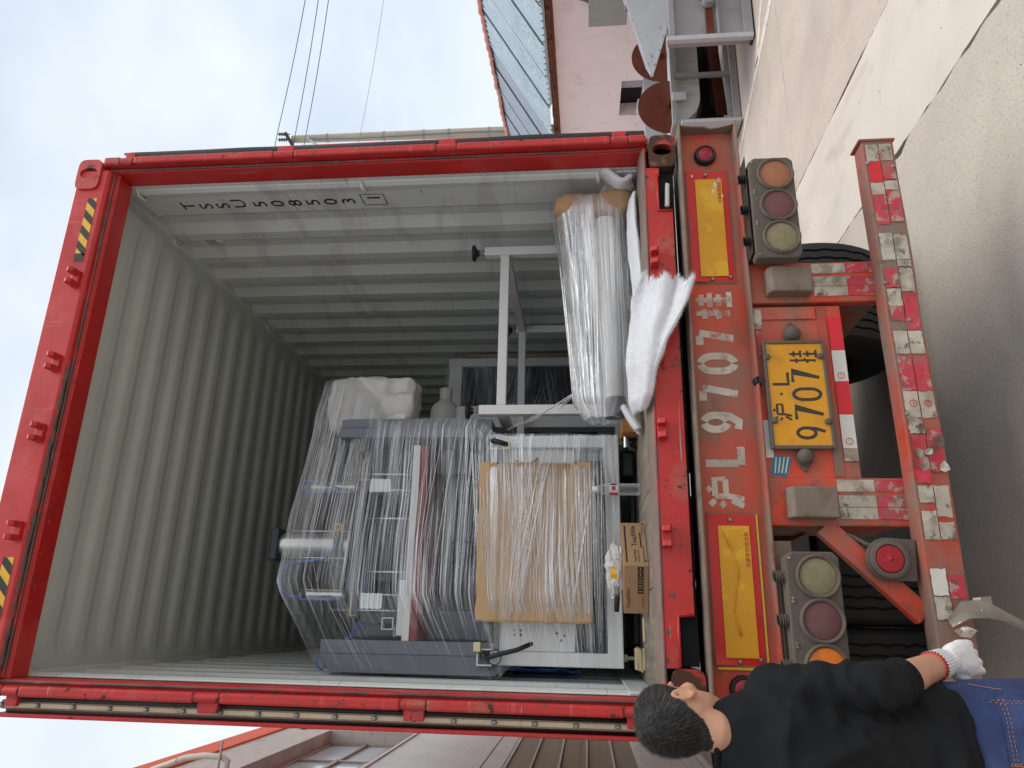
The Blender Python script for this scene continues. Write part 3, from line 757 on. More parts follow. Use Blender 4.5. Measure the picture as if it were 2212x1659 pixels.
MB().bar(at(478, 1690, 6.35), (LX, 6.2, 6.0), .03, .03).build('wall_bracket', m_galv_dark, pipe)


# ================================================================== CONTAINER
box = thing('shipping_container', 'open red shipping container with grey corrugated inside on the trailer', 'container', (0, 6, ZC))
ZF = ZC + .16                                   # floor level 1.59
LEN = 12.1


def wall_profile(y0, y1):
    pts = [(.14, 0), (.42, 0)]; y = .42; seq = [(.068, 1), (.070, 1), (.068, 0), (.072, 0)]
    i = 0; lev = 0
    while y < y1:
        d, lv = seq[i % 4]; y += d; pts.append((min(y, y1), lv)); i += 1
    return pts


def side_wall(sgn, nm):
    prof = wall_profile(.14, LEN); mb = MB(); xin, xout = 1.163, 1.199
    V = []; F = []
    for (y, lv) in prof:
        x = sgn * (xin + (xout - xin) * lv)
        for z in (ZF - .06, ZF + .5, ZF + 1.3, ZF + 2.1, ZC + 2.81): V.append((x, y, z))
    n = len(prof)
    for i in range(n - 1):
        for k in range(4): F.append((i * 5 + k, (i + 1) * 5 + k, (i + 1) * 5 + k + 1, i * 5 + k + 1))
    return MB().add(V, F).build(nm, m_wall, box, bevel=.010, seg=2)


wr = side_wall(1, 'side_wall'); wl = side_wall(-1, 'side_wall')
for s in (-1, 1):
    B('outer_wall', m_red, box, *sorted((s * 1.205, s * 1.212)), .14, LEN, ZC + .16, ZC + 2.8)
    a = B('top_rail', m_wall, box, *sorted((s * 1.148, s * 1.214)), .14, LEN, ZC + 2.775, ZC + 2.838, .004)
    B('bottom_rail', m_red, box, *sorted((s * 1.16, s * 1.214)), .14, LEN, ZC + .02, ZC + .155, .004)
    B('kick_strip', m_wall, box, *sorted((s * 1.150, s * 1.161)), .16, LEN, ZF, ZF + .10, .003)


def roof_fn(u, v):
    x = -1.16 + 2.32 * u; y = .14 + v * (LEN - .14)
    ph = ((y - .26) / .209) % 1.0
    if y < .26: h = 0
    else:
        t = ph
        h = 1 if t < .30 else (1 - (t - .30) / .2 if t < .5 else (0 if t < .8 else (t - .8) / .2))
        h = h * h * (3 - 2 * h)
    e = min(1, max(0, (1.09 - abs(x)) / .07)); e = e * e * (3 - 2 * e)
    return (x, y, ZC + 2.832 + .020 * h * e)


rf = MB().grid(roof_fn, 40, 57 * 12).build('roof_panel', m_roof, box, smooth=True)
B('roof_skin', m_red, box, -1.2, 1.2, .14, LEN, ZC + 2.86, ZC + 2.87)
B('front_wall', m_wall, box, -1.2, 1.2, LEN - .05, LEN, ZC + .1, ZC + 2.85)
for k in range(6):
    x0 = -1.155 + k * .385
    B('floor_board', m_floor, box, x0 + .002, x0 + .383, .11, LEN - .06, ZF - .028, ZF, .0)
B('underframe', m_dark_metal, box, -1.16, 1.16, .2, LEN, ZC + .02, ZC + .12)
B('crossmember', m_dark, box, -1.05, 1.05, .07, .2, ZC + .03, ZC + .125)
# lashing rings along the top rail and by the post
for (y, z) in ((.62, 4.19), (1.9, 4.19), (3.2, 4.19)):
    MB().tube([(1.148, y, z), (1.11, y + .01, z - .01), (1.10, y + .05, z - .02), (1.148, y + .07, z - .02)], .007, 8).build('lashing_ring', m_wall, box, smooth=True)
for z in (4.13, 2.95, 1.78):
    MB().tube([(1.165, .165, z), (1.135, .185, z - .005), (1.135, .23, z - .01), (1.165, .245, z - .01)], .008, 8).build('lashing_bar', m_wall, box, smooth=True)
# vent by the top rail with a scrap of tape
vt = MB()
for i in range(3):
    for j in range(3): vt.cyl((1.161, .70 + i * .018, 3.985 + j * .02), (1.1625, .70 + i * .018, 3.985 + j * .02), .005, None, 8)
vt.build('vent', m_black, box)
B('tape_scrap', m_whitepad, box, 1.1605, 1.1615, .69, .72, 3.93, 3.975)
# side posts: stepped section extruded upwards
for s in (-1, 1):
    pr = [(s * 1.219, .0), (s * 1.188, .0), (s * 1.188, .032), (s * 1.168, .032), (s * 1.166, .045), (s * 1.166, .160), (s * 1.160, .162), (s * 1.160, .25), (s * 1.20, .25), (s * 1.219, .14)]
    pr1 = pr[:6] + [(s * 1.20, .160), (s * 1.219, .14)]
    MB().prism(pr1, 'z', ZC + .118, ZC + 2.778).build('corner_post', m_red, box, bevel=.004)
    gp = [(s * 1.168, .162), (s * 1.158, .175), (s * 1.150, .20), (s * 1.158, .245), (s * 1.164, .25), (s * 1.2, .25), (s * 1.2, .162)]
    MB().prism(gp, 'z', ZF, ZC + 2.79).build('post_liner', m_wall, box, bevel=.004)
    MB().tube([(s * 1.176, .026, ZC + .16), (s * 1.176, .026, ZC + 2.74)], .006, 6).build('weld_seam', m_grease, box)
    # hinge rod between the lugs, seen bright along the post
    zz = [ZC + .125, 1.642, 1.716, 2.44, 2.529, 3.231, 3.324, 4.046, 4.107, ZC + 2.77]
    for k in range(0, 9, 2):
        MB().box(*sorted((s * 1.186, s * 1.226)), -.022, .006, zz[k] + .004, zz[k + 1] - .004).build('hinge_rail', m_red_worn, box, bevel=.010, seg=3)
    for k in (1, 3, 5, 7):
        lug = MB().cyl((s * 1.206, -.004, zz[k]), (s * 1.206, -.004, zz[k + 1]), .019, None, 14)
        lug.build('hinge', m_red_worn, box, smooth=.6)
        MB().box(*sorted((s * 1.205, s * 1.262)), .0, .022, zz[k] + .006, zz[k + 1] - .006).build('hinge_blade', m_red_worn, box, bevel=.004)
        for zq in (zz[k], zz[k + 1]):
            MB().cyl((s * 1.206, -.004, zq - .0045), (s * 1.206, -.004, zq + .0045), .0165, None, 12).build('hinge_gap', m_grease, box, smooth=.6)
# header
hd = [(.0, 4.326), (.0, 4.176), (.012, 4.166), (.036, 4.160), (.045, 4.148), (.045, 4.138), (.16, 4.148), (.16, 4.26), (.10, 4.326)]
MB().prism(hd, 'x', -1.166, 1.166).build('header', m_red, box, bevel=.004)
MB().tube([(-1.16, .030, 4.156), (1.16, .030, 4.156)], .007, 6).build('weld_seam', m_grease, box)
mbw = MB()
pts = []
for i in range(60):
    x = .17 - i * .022; pts.append((x, .018 + .004 * noise.noise(Vector((x * 20, 0, 0))), 4.166 + .006 * noise.noise(Vector((x * 14, 3, 0)))))
MB().tube(pts, [.010 + .006 * noise.noise(Vector((i * .5, 7, 0))) for i in range(60)], 7).build('weld_repair', m_grease, box, smooth=True)
# cam keepers on header and sill


def keeper(x, z, up, mat):
    sg = 1 if up else -1
    k = MB().box(x - .040, x + .040, -.012, .001, z - .016, z + .022).build('cam_keeper', mat, box, bevel=.003)
    for (dx, h) in ((-.028, .034), (.028, .034)):
        pr = [(0, -.016), (-.040, -.012), (-.052, .006 * sg), (-.040, .022), (0, .022)]
        MB().prism([(a - .011, z + b) for a, b in pr], 'x', x + dx - .011, x + dx + .011).build('jaw', mat, k, bevel=.003)
for x in (.570, .152, -.172, -.593): keeper(x, 4.208, True, m_red)
for x in (.592, .147, -.169, -.588): keeper(x, 1.540, False, m_red_worn)
# hazard stickers
for (x0, x1) in ((.664, 1.006), (-1.05, -.70)):
    st = B('hazard_sticker', m_yellow, box, x0, x1, -.0016, -.0004, 4.199, 4.247)
    k = 0; wd = .042; mbs = MB(); x = x0 - .06
    while x < x1:
        q = [(x, 4.199), (x + wd, 4.199), (x + wd + .048, 4.247), (x + .048, 4.247)]
        q = [(min(max(a, x0), x1), b) for a, b in q]
        # clip neatly to the sticker
        poly = []
        for i in range(12):
            t = i / 11; xx = x + .048 * t
            poly.append((min(max(xx, x0), x1), 4.199 + .048 * t))
        poly2 = [(min(max(a + wd, x0), x1), b) for a, b in poly][::-1]
        if poly2[0][0] - poly[-1][0] > .002 or poly2[-1][0] - poly[0][0] > .002:
            o_ = len(mbs.v); n_ = len(poly); pp = poly + poly2
            mbs.add([(a, -.0024, b) for a, b in pp], [(i, i + 1, 2 * n_ - 2 - i, 2 * n_ - 1 - i) for i in range(n_ - 1)])
        x += .084
    mbs.build('black_stripes', m_black, st)
# sill
N = [(-1.057, 1.566), (1.057, 1.566), (1.057, 1.512), (1.018, 1.512), (1.014, 1.508), (1.014, 1.500)]
sil = [(-1.057, 1.566), (-1.057, 1.512), (-1.043, 1.510), (-.880, 1.510), (-.876, 1.453), (.834, 1.453), (.838, 1.518), (1.010, 1.514), (1.016, 1.505), (1.057, 1.505), (1.057, 1.566)]
MB().prism(sil, 'y', 0, .012).build('sill_face', m_red_worn, box, bevel=.002)
MB().prism([(0.0, 1.566), (.004, 1.572), (.05, 1.584), (.105, 1.592), (.105, 1.575), (.012, 1.560)], 'x', -1.166, 1.166).build('sill_plate', m_sill_top, box, bevel=.002)
MB().tube([(-1.16, .002, 1.568), (1.16, .002, 1.568)], .005, 6).build('sill_edge', m_grease, box)
for (x0, x1) in ((.834, 1.02), (-1.05, -.872)):
    MB().tube([(x0, -.003, 1.455), (x0, -.003, 1.516), (x1, -.003, 1.516)] if x0 > 0 else [(x1, -.003, 1.455), (x1, -.003, 1.514), (x0, -.003, 1.514)], .006, 8).build('pocket_lip', m_red, box, smooth=True)
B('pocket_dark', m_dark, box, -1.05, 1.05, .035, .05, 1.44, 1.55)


# corner castings: block with a real oval hole in its face
def casting(sx, top, mat):
    x0, x1 = (1.057, 1.223) if sx > 0 else (-1.223, -1.057)
    z0, z1 = (ZC + 2.778, ZC + 2.899) if top else (ZC - .003, ZC + .118)
    cxx = (x0 + x1) / 2 + sx * .006; czz = (z0 + z1) / 2; n = 40; ou = []; inn = []
    for i in range(n):
        a = 2 * PI * i / n; c, s_ = math.cos(a), math.sin(a)
        k = (abs(c) ** 5 + abs(s_) ** 5) ** (-1 / 5)
        ou.append(((x0 + x1) / 2 + c * k * (x1 - x0) / 2, czz + s_ * k * (z1 - z0) / 2))
        # oval: tall slot
        rx, rz = .030, .030; L_ = .026
        zz_ = s_ * rz + (L_ if s_ > 0 else -L_ if s_ < 0 else 0) * min(1, abs(s_) * 3)
        inn.append((cxx + c * rx, czz + zz_) if False else (cxx + c * rx * 1.0 + 0, czz + zz_ * .62) if False else (cxx + (c * .03), czz + s_ * .045))
    yf, yb, yi = -.010, .168, .028
    V = [(a, yf, b) for a, b in ou] + [(a, yf, b) for a, b in inn] + [(a, yi, b) for a, b in inn] + [(a, yb, b) for a, b in ou]
    F = []
    for i in range(n):
        j = (i + 1) % n
        F += [(i, j, n + j, n + i), (n + i, n + j, 2 * n + j, 2 * n + i), (j, i, 3 * n + i, 3 * n + j)]
    F.append(tuple(3 * n + i for i in range(n)))
    c = MB().add(V, F).build('corner_casting', mat, box)
    B('casting_hollow', m_dark_metal, c, x0 + .02, x1 - .02, .10, .11, z0 + .02, z1 - .02)
    return c


for sx in (-1, 1):
    casting(sx, True, m_cast_top); casting(sx, False, m_cast)
# doors swung right round against the sides
for s in (-1, 1):
    dname = 'left_door' if s < 0 else 'right_door'
    d = B('door', m_red, box, *(sorted((s * 1.290, s * 1.305)) if s < 0 else (1.298, 1.308)), .030 if s < 0 else .058, 1.20, ZC + .16, ZC + 2.73, .004)
    B('door_edge', m_rubber, d, *sorted((s * 1.232, s * 1.286)), .075 if s < 0 else .11, 1.19, ZC + .17, ZC + 2.72, .004)
    MB().tube([(s * 1.240, .055 if s < 0 else .10, ZC + .20), (s * 1.240, .055 if s < 0 else .10, ZC + 2.70)], .013, 10).build('gasket', m_rubber, d, smooth=True)
    MB().tube([(s * 1.281, .062 if s < 0 else .10, ZC + .20), (s * 1.281, .062 if s < 0 else .10, ZC + 2.70)], .010, 10).build('gasket', m_rubber, d, smooth=True)
    if s < 0:
        MB().prism([(s * 1.243, .050), (s * 1.254, .040), (s * 1.269, .042), (s * 1.277, .052), (s * 1.277, .07), (s * 1.243, .07)], 'z', ZC + .2, ZC + 2.72).build('retainer_strip', m_alu_strip, d, bevel=.001)
        zb = 4.141
        b0 = None
        while zb > ZC + .22:
            if b0 is None: bme = MB().lathe([(0, -.010), (.007, -.009), (.010, -.004), (.010, 0), (.013, 0), (.013, .003)], (0, 0, 0), (0, 1, 0), 10).mesh('bolt', m_bolt); b0 = 1
            o = obj('bolt', bme); o.location = (s * 1.2605, .040, zb); setpar(o, d); zb -= .150
    else:
        MB().grid(lambda u, v: (1.236 + .058 * v + .003 * math.sin(u * 9), .045 - .014 * math.sin(PI * v) + .003 * math.sin(u * 23), ZC + .13 + u * 2.55), 40, 5).build('gasket_flap', m_rubber, d, smooth=True)
# number on the right wall, letters stacked
z = 3.985
for ch_ in 'TSSU':
    text(ch_, .100, m_black_ink, box, frame((1.1615, .372, z - .078), (0, -1, 0), (0, 0, 1)), sx=1.25, name='container_number'); z -= .094 if ch_ != 'U' else .112
for ch_ in '508503':
    text(ch_, .100, m_black_ink, box, frame((1.1615, .372, z - .078), (0, -1, 0), (0, 0, 1)), sx=1.25, name='container_number'); z -= .096
z -= .045
text('1', .100, m_black_ink, box, frame((1.1615, .350, z - .078), (0, -1, 0), (0, 0, 1)), sx=1.25, name='container_number')
nf = MB()
for (a0, a1, b0, b1) in ((.285, .385, .018, .022), (.285, .385, -.104, -.100), (.285, .289, -.1, .018), (.381, .385, -.1, .018)): nf.box(1.1612, 1.1616, a0, a1, z + b0, z + b1)
nf.build('number_frame', m_black_ink, box)
# twisted rope end lying in the fork pocket
rp_ = MB()
for k in range(3):
    rp_.tube([(.975 - .115 * t / 24, .010 + .006 * math.cos(t * .9 + k * 2.1), 1.470 + .006 * t / 24 + .006 * math.sin(t * .9 + k * 2.1)) for t in range(25)], .006, 6)
tag(rp_.build('rope_end', m_tape_white_new, None, smooth=True), 'short grey twisted rope end in the right black pocket of the sill', 'rope')


# ================================================================== TRAILER
tl = thing('container_trailer', 'orange red dirty trailer chassis with yellow plate and tail lamps', 'trailer', (0, 1, 0))
B('beam_web', m_beam, tl, -1.245, 1.245, .020, .032, 1.170, 1.418)
B('beam_top_flange', m_dirt_metal, tl, -1.25, 1.25, -.055, .05, 1.4085, 1.419, .003)
MB().prism([(-1.25, -.06), (1.25, -.06), (1.25, .05), (-1.25, .05)], 'z', 1.162, 1.172).build('beam_bottom_flange', m_trailer_dirty, tl, bevel=.003)
wv = [(.018, 1.41), (.018, 1.17)] + [(-.05 + .03 * math.sin((t / 9) * PI) * (1 if t < 5 else .5), 1.172 + t * .026) for t in range(10)]
MB().prism(wv, 'x', 1.236, 1.244).build('beam_end', m_dirt_metal, tl, bevel=.002)
B('beam_back', m_dark_metal, tl, -1.24, 1.24, .035, .30, 1.17, 1.40)
# tail marking boards
for (x0, x1, nm) in ((.487, 1.037, 'r'), (-1.040, -.497, 'l')):
    rb = MB().grid(lambda u, v: (x0 + (x1 - x0) * u, .014 - .010 * max(0, abs(u - .5) * 2 - .9) * 8 * (v > .6), 1.208 + .176 * v), 20, 4).build('marking_board', m_refl_red, tl, smooth=True)
    B('backing', m_dirt_metal, rb, x0 - .006, x1 + .006, .0155, .0185, 1.204, 1.388)
    ye = .0105
    B('yellow_panel', m_refl_yel, rb, x0 + .025, x1 - .045, ye - .0012, ye, 1.232, 1.348)
    for (sx_, sz_) in ((x0 + .012, 1.30), (x1 - .022, 1.30), (x0 + .02, 1.225)):
        MB().lathe([(0, -.006), (.006, -.005), (.009, 0)], (sx_, ye - .0015, sz_), (0, 1, 0), 10).build('screw', m_bolt, rb)
    tx = x1 - .17 if x0 > 0 else x1 - .20
    text('车辆尾部标志板', .019, m_redink, rb, frame((tx, ye - .002, 1.238), (1, 0, 0), (0, 0, 1)), name='board_lettering', ext=.0002)
    if x0 < 0:
        P = [(x0 + .10 + .38 * t / 14, ye - .003, 1.290 + .016 * math.sin(t * .5) + .03 * (t / 14) ** 2) for t in range(15)]
        MB().tube(P, [.004 + .002 * math.sin(t * 1.7) for t in range(15)], 6).build('crease', m_refl_yel, rb, smooth=True)
        B('edge_tape', m_yellow, rb, x0 - .016, x0 - .007, .013, .0145, 1.21, 1.38); B('edge_tape', m_yellow, rb, x0, x1, .0130, .0145, 1.197, 1.2035)
# worn scraps where the right board has peeled
sc = MB()
for (a, b, r) in ((.965, 1.262, .014), (.985, 1.245, .012), (.93, 1.27, .010), (.905, 1.233, .008), (1.01, 1.36, .008)):
    n = 11; o_ = len(sc.v)
    sc.add([(a + r * math.cos(2 * PI * i / n) * random.uniform(.6, 1.5), .0085, b + r * .55 * math.sin(2 * PI * i / n) * random.uniform(.6, 1.4)) for i in range(n)], [tuple(range(n))])
sc.build('peeled_patch', m_tape_white_new, tl)
# stencilled number
stn = MB()
for g, x0, x1 in (('gua', .308, .452), ('7', .190, .278), ('0', .066, .172), ('7', -.052, .038), ('9', -.180, -.082), ('L', -.318, -.216), ('hu', -.480, -.345)):
    strokes(stn, g, x0 + .012, x1 - .012, 1.232 if g != 'hu' else 1.236, 1.376, .030 if g not in ('hu', 'gua') else .022, .0185, True)
stn.build('stencil_number', m_paint_white, tl)


def marker(x, z, y, r, body=m_rubber, lens=m_lens_red_clean):
    b = MB().lathe([(r, .0), (r, -.022), (r * .92, -.030), (r * .74, -.030), (r * .70, -.020)], (x, y, z), (0, 1, 0), 32).build('marker_lamp', body, tl, smooth=.6)
    MB().lathe([(r * .70, -.020), (r * .66, -.028), (r * .50, -.024), (r * .42, -.034), (r * .30, -.028), (r * .20, -.040), (0.0, -.042)], (x, y, z), (0, 1, 0), 32).build('lens', lens, b, smooth=True)
marker(1.116, 1.296, .020, .048); marker(-1.12, 1.296, .020, .048)

# lower structure
for (x0, x1) in ((.364, .545), (-.545, -.364)):
    v = B('upright', m_trailer, tl, x0, x1, -.030, .02, .622, 1.160, .006)
    B('upright_web', m_trailer_dirty, tl, x0 + .02, x0 + .035, .021, .45, .64, 1.15); B('upright_web', m_trailer_dirty, tl, x1 - .035, x1 - .02, .021, .45, .64, 1.15)
    xm = (x0 + x1) / 2 - .01
    bo = MB().prism([(-.031, .92), (-.092, .925), (-.098, 1.085), (-.075, 1.098), (-.031, 1.100)], 'x', xm - .057, xm + .057).build('bump_stop', m_dirt_metal, v, bevel=.006)
    ta = [(x1 - .052, x1 - .008), (x0 + .072, x0 + .114), (x0 + .026, x0 + .069)]
    for i, (a, b) in enumerate(ta):
        B('white_tape', m_tape_white, v, a, b, -.0322 - .0004 * i, -.0302, .770, .905); B('red_tape', m_tape_red, v, a, b, -.0322 - .0004 * i, -.0302, .636 + .01 * i, .768)
# number plate panel and tape
pn = B('plate_panel', m_trailer, tl, -.366, .350, -.022, -.010, .808, 1.160, .004)
B('panel_ridge', m_trailer_dirty, pn, -.36, .345, -.026, -.0225, .868, .905, .003); B('panel_ridge', m_trailer, pn, .29, .345, -.03, -.0225, .91, 1.155, .003)
xt = [.296, .152, .021, -.115, -.250, -.300]
for i in range(5): B('red_tape' if i % 2 == 0 and i < 4 else 'white_tape', (m_tape_red_new, m_tape_white_new)[i % 2] if i < 4 else m_tape_white, pn, xt[i + 1] + .001, xt[i], -.0285, -.0265, .812, .864)
for (cx_, cz_) in ((.045, .838), (-.222, .838)):
    MB().lathe([(.014, 0), (.011, 0)], (cx_, -.0288, cz_), (0, 1, 0), 20).build('tape_logo', m_redink, pn)
    text('CCC', .011, m_redink, pn, frame((cx_ - .009, -.0288, cz_ - .004), (1, 0, 0), (0, 0, 1)), name='tape_logo', ext=.0001)
B('worn_tape', m_tape_white, pn, .25, .335, -.0305, -.0225, 1.125, 1.155); B('worn_tape', m_tape_red, pn, .13, .25, -.026, -.0225, 1.125, 1.150); B('worn_tape', m_tape_white_new, pn, -.285, -.135, -.026, -.0225, 1.125, 1.153)
pl = B('number_plate', m_plate, pn, -.247, .177, -.052, -.047, .906, 1.128, .002)
fr = MB()
for (a0, a1, b0, b1) in ((-.258, .188, 1.124, 1.138), (-.258, .188, .896, .910), (-.258, -.243, .910, 1.124), (.173, .188, .910, 1.124)): fr.box(a0, a1, -.058, -.040, b0, b1)
fr.build('plate_frame', m_lamp_body, pl, bevel=.004)
for (cx_, cz_) in ((.118, 1.122), (-.145, 1.116), (.118, .920), (-.150, .917)):
    MB().lathe([(0, -.012), (.008, -.011), (.0125, -.006), (.0125, 0)], (cx_, -.055, cz_), (0, 1, 0), 14).build('plate_screw', m_lamp_body, pl, smooth=.6)
pk = MB()
for g, x0, x1, z0, z1, wd in (('hu', -.147, -.072, 1.048, 1.116, .0085), ('L', -.006, .060, 1.048, 1.110, .011), ('9', -.222, -.166, .930, 1.036, .0125), ('7', -.144, -.086, .930, 1.036, .0125), ('0', -.068, -.008, .930, 1.036, .0125), ('7', .008, .062, .930, 1.036, .0125), ('gua', .088, .150, .930, 1.036, .0085)):
    strokes(pk, g, x0 + .004, x1 - .004, z0, z1, wd, -.0525)
pk.cyl((-.036, -.0535, 1.081), (-.036, -.0523, 1.081), .005, None, 10)
pk.build('plate_number', m_plate_ink, pl)
for x in (.222, -.284):
    lm = MB().prism([(x - .062 + .0, 1.012), (x - .03, 1.034), (x + .03, 1.034), (x + .062, 1.012), (x + .03, .990), (x - .03, .990)], 'y', -.030, -.023).build('plate_lamp', m_lamp_body, pn, bevel=.004)
    MB().lathe([(.030, 0), (.030, -.02), (.026, -.034), (.016, -.044), (0, -.048)], (x, -.028, 1.014), (0, 1, 0), 20).build('lamp_dome', m_lamp_body, lm, smooth=.6)
    MB().lathe([(.034, 0), (.034, -.014), (.030, -.016)], (x, -.028, 1.010), (0, 1, 0), 20).build('lamp_hood', m_lamp_body, lm, smooth=.6)
MB().cyl((.02, -.035, 1.165), (.02, -.06, 1.165), .020, .016, 14).build('rubber_plug', m_rubber, pn, smooth=.6)
sk = MB().add([(-.270, -.0232, 1.130), (-.286, -.0232, 1.056), (-.372 + .01, -.0232, 1.082), (-.350, -.0232, 1.140)], [(0, 1, 2, 3)]).build('sticker', m_sticker, pn)
for i in range(4): MB().add([(-.282 - .012 * 0, -.0237, 1.118 - i * .015), (-.345, -.0237, 1.128 - i * .013), (-.345, -.0237, 1.123 - i * .013), (-.283, -.0237, 1.113 - i * .015)], [(0, 1, 2, 3)]).build('sticker_print', m_sticker_ink, sk)
B('panel_behind', m_trailer_dirty, tl, .56, 1.0, .03, .05, 1.0, 1.16)
# bumper bar with layers of torn tape
bp = MB().grid(lambda u, v: (0, 0, 0), 1, 1) if False else None


def bump_dx(x): return .008 * noise.noise(Vector((x * 2.2, 0, 0)))


def bar_fn(y0, y1, z0, z1, nm, mat, par=None, n=50):
    mb = MB(); sec = [(y0, z0), (y1, z0), (y1, z1), (y0, z1)]; V = []
    for i in range(n + 1):
        x = -1.07 + 2.14 * i / n
        dz = .006 * noise.noise(Vector((x * 3, 4, 0))); dy = bump_dx(x)
        for (y, z) in sec: V.append((x, y + dy, z + dz))
    F = []
    for i in range(n):
        for k in range(4): F.append((i * 4 + k, i * 4 + (k + 1) % 4, (i + 1) * 4 + (k + 1) % 4, (i + 1) * 4 + k))
    F += [(3, 2, 1, 0), (n * 4, n * 4 + 1, n * 4 + 2, n * 4 + 3)]
    return mb.add(V, F).build(nm, mat, par or tl, bevel=.005)


bmp = bar_fn(-.120, -.030, .540, .668, 'bumper_bar', m_trailer_dirty)
B('bumper_end', m_trailer_dirty, bmp, 1.062, 1.074, -.128, -.02, .532, .682, .006); B('bumper_end', m_trailer_dirty, bmp, -1.074, -1.062, -.128, -.02, .532, .682, .006)


def scrap(x0, x1, z0, z1, mat, lift=.002, rag=.006, curl=0., nm='tape_piece'):
    """A torn strip of reflective tape lying on the bumper face."""
    nx, nz2 = max(3, int((x1 - x0) / .012)), 4
    def fn(u, v):
        x = x0 + (x1 - x0) * u; z = z0 + (z1 - z0) * v
        if u in (0, 1): x += rag * noise.noise(Vector((x * 30, z * 90, 2)))
        if v in (0, 1): z += rag * .6 * noise.noise(Vector((x * 60, z * 20, 5)))
        c = curl * max(0, noise.noise(Vector((x * 16, z * 22, 9))) + .15)
        return (x, -.1205 + bump_dx(x) - lift - c - .0012 * noise.noise(Vector((x * 40, z * 50, 1))), z)
    return MB().grid(fn, nx, nz2).build(nm, mat, bmp, smooth=True)


a = .551; h = .051
TP = [(.965, 1.045, 1, m_tape_white), (.965, 1.045, 0, m_tape_white), (.86, .963, 1, m_tape_red_new), (.87, .96, 0, m_tape_red), (.80, .858, 1, m_tape_white), (.82, .865, 0, m_tape_white), (.66, .798, 1, m_tape_red), (.67, .815, 0, m_tape_red),
      (.50, .62, 1, m_tape_white), (.50, .61, 0, m_tape_white), (.47, .497, 0, m_tape_white), (.38, .46, 1, m_tape_red), (.36, .46, 0, m_tape_white), (.30, .375, 1, m_tape_white), (.24, .30, 1, m_tape_red), (.20, .355, 0, m_tape_red), (.10, .195, 1, m_tape_white), (.10, .195, 0, m_tape_white),
      (-.05, .09, 1, m_tape_red), (-.05, .09, 0, m_tape_red), (-.155, -.052, 1, m_tape_white), (-.155, -.052, 0, m_tape_white), (-.22, -.158, 1, m_tape_white), (-.40, -.225, 1, m_tape_red), (-.36, -.20, 0, m_tape_red), (-.52, -.41, 0, m_tape_white), (-.47, -.41, 1, m_tape_white),
      (-.60, -.50, 1, m_tape_white), (-.60, -.54, 0, m_tape_white), (-.79, -.70, 1, m_tape_white_new), (-.80, -.72, 0, m_tape_red), (-.87, -.795, 1, m_tape_white)]
for i, (x0, x1, row, mt) in enumerate(TP):
    z0 = a + row * (h + .004); cu = .016 if -.42 < x0 < -.19 else (.008 if .18 < x0 < .4 else .002)
    scrap(x0, x1, z0, z0 + h, mt, .0015 + .0006 * (i % 4), .010 if cu > .005 else .006, cu)
scrap(.12, .45, .552, .560, m_wire, .001, .004); scrap(-.16, .12, .6525, .660, m_dirt_metal, .001, .004); scrap(.10, .22, .56, .655, m_dirt_metal, .0012, .012)
for (cx_, cz_) in ((.985, .605), (-.10, .575), (-.10, .627), (-.862, .60)):
    yy = -.1255 + bump_dx(cx_)
    MB().lathe([(.014, 0), (.0115, 0)], (cx_, yy, cz_), (0, 1, 0), 20).build('tape_logo', m_redink, bmp)
    text('CCC', .011, m_redink, bmp, frame((cx_ - .009, yy, cz_ - .004), (1, 0, 0), (0, 0, 1)), name='tape_logo', ext=.0001)
for (sx_, sz_) in ((.955, .655), (.935, .556), (.40, .66), (.24, .59), (-.14, .655), (-.14, .56)):
    MB().lathe([(0, -.007), (.006, -.006), (.009, 0)], (sx_, -.123 + bump_dx(sx_), sz_), (0, 1, 0), 10).build('bolt', m_bolt, bmp)
# torn flakes standing away from the bar
for i in range(6):
    c = Vector((-.30 + .16 * random.random() - .05, -.135, .56 + .10 * random.random())); r = random.uniform(.012, .024)
    V = [c + Vector((r * math.cos(t) * random.uniform(.6, 1.3), -abs(r * .7 * math.sin(t * .5 + i)), r * math.sin(t) * random.uniform(.6, 1.2))) for t in [2 * PI * k / 6 for k in range(6)]]
    MB().add(V + [c], [(k, (k + 1) % 6, 6) for k in range(6)]).build('torn_flake', random.choice([m_tape_white, m_dirt_metal, m_peel]), bmp)
# long strip of tape hanging loose
P = [at(2052, 1345, -.14), at(2085, 1318, -.17), at(2125, 1315, -.20), at(2160, 1325, -.21), at(2212, 1352, -.22), at(2250, 1370, -.23)]
wid = [.030, .055, .062, .050, .046, .045]
V = []; F = []
for i, p in enumerate(P):
    dx_ = Vector((.95, .12 * math.sin(i * 2), .30)).normalized() * wid[i] / 2
    V += [p + dx_, p, p - dx_]
    if i:
        b_ = (i - 1) * 3; F += [(b_, b_ + 1, b_ + 4, b_ + 3), (b_ + 1, b_ + 2, b_ + 5, b_ + 4)]
for k in range(len(V)): V[k] = Vector(V[k]) + Vector((0, .006 * math.sin(k * 2.3), 0))
MB().add(V, F).build('hanging_tape', m_peel, bmp, smooth=True)
P2 = [at(2100, 1292, -.17), at(2118, 1290, -.19), at(2140, 1288, -.19), at(2146, 1312, -.2), at(2122, 1322, -.2)]
MB().add(P2, [(0, 1, 2, 3, 4)]).build('hanging_tape', m_peel, bmp)
P3 = [at(2060, 1362, -.15), at(2085, 1352, -.17), at(2112, 1362, -.19), at(2098, 1378, -.18), at(2075, 1375, -.16)]
MB().add(P3, [(0, 1, 2, 3, 4)]).build('hanging_tape', m_peel, bmp)


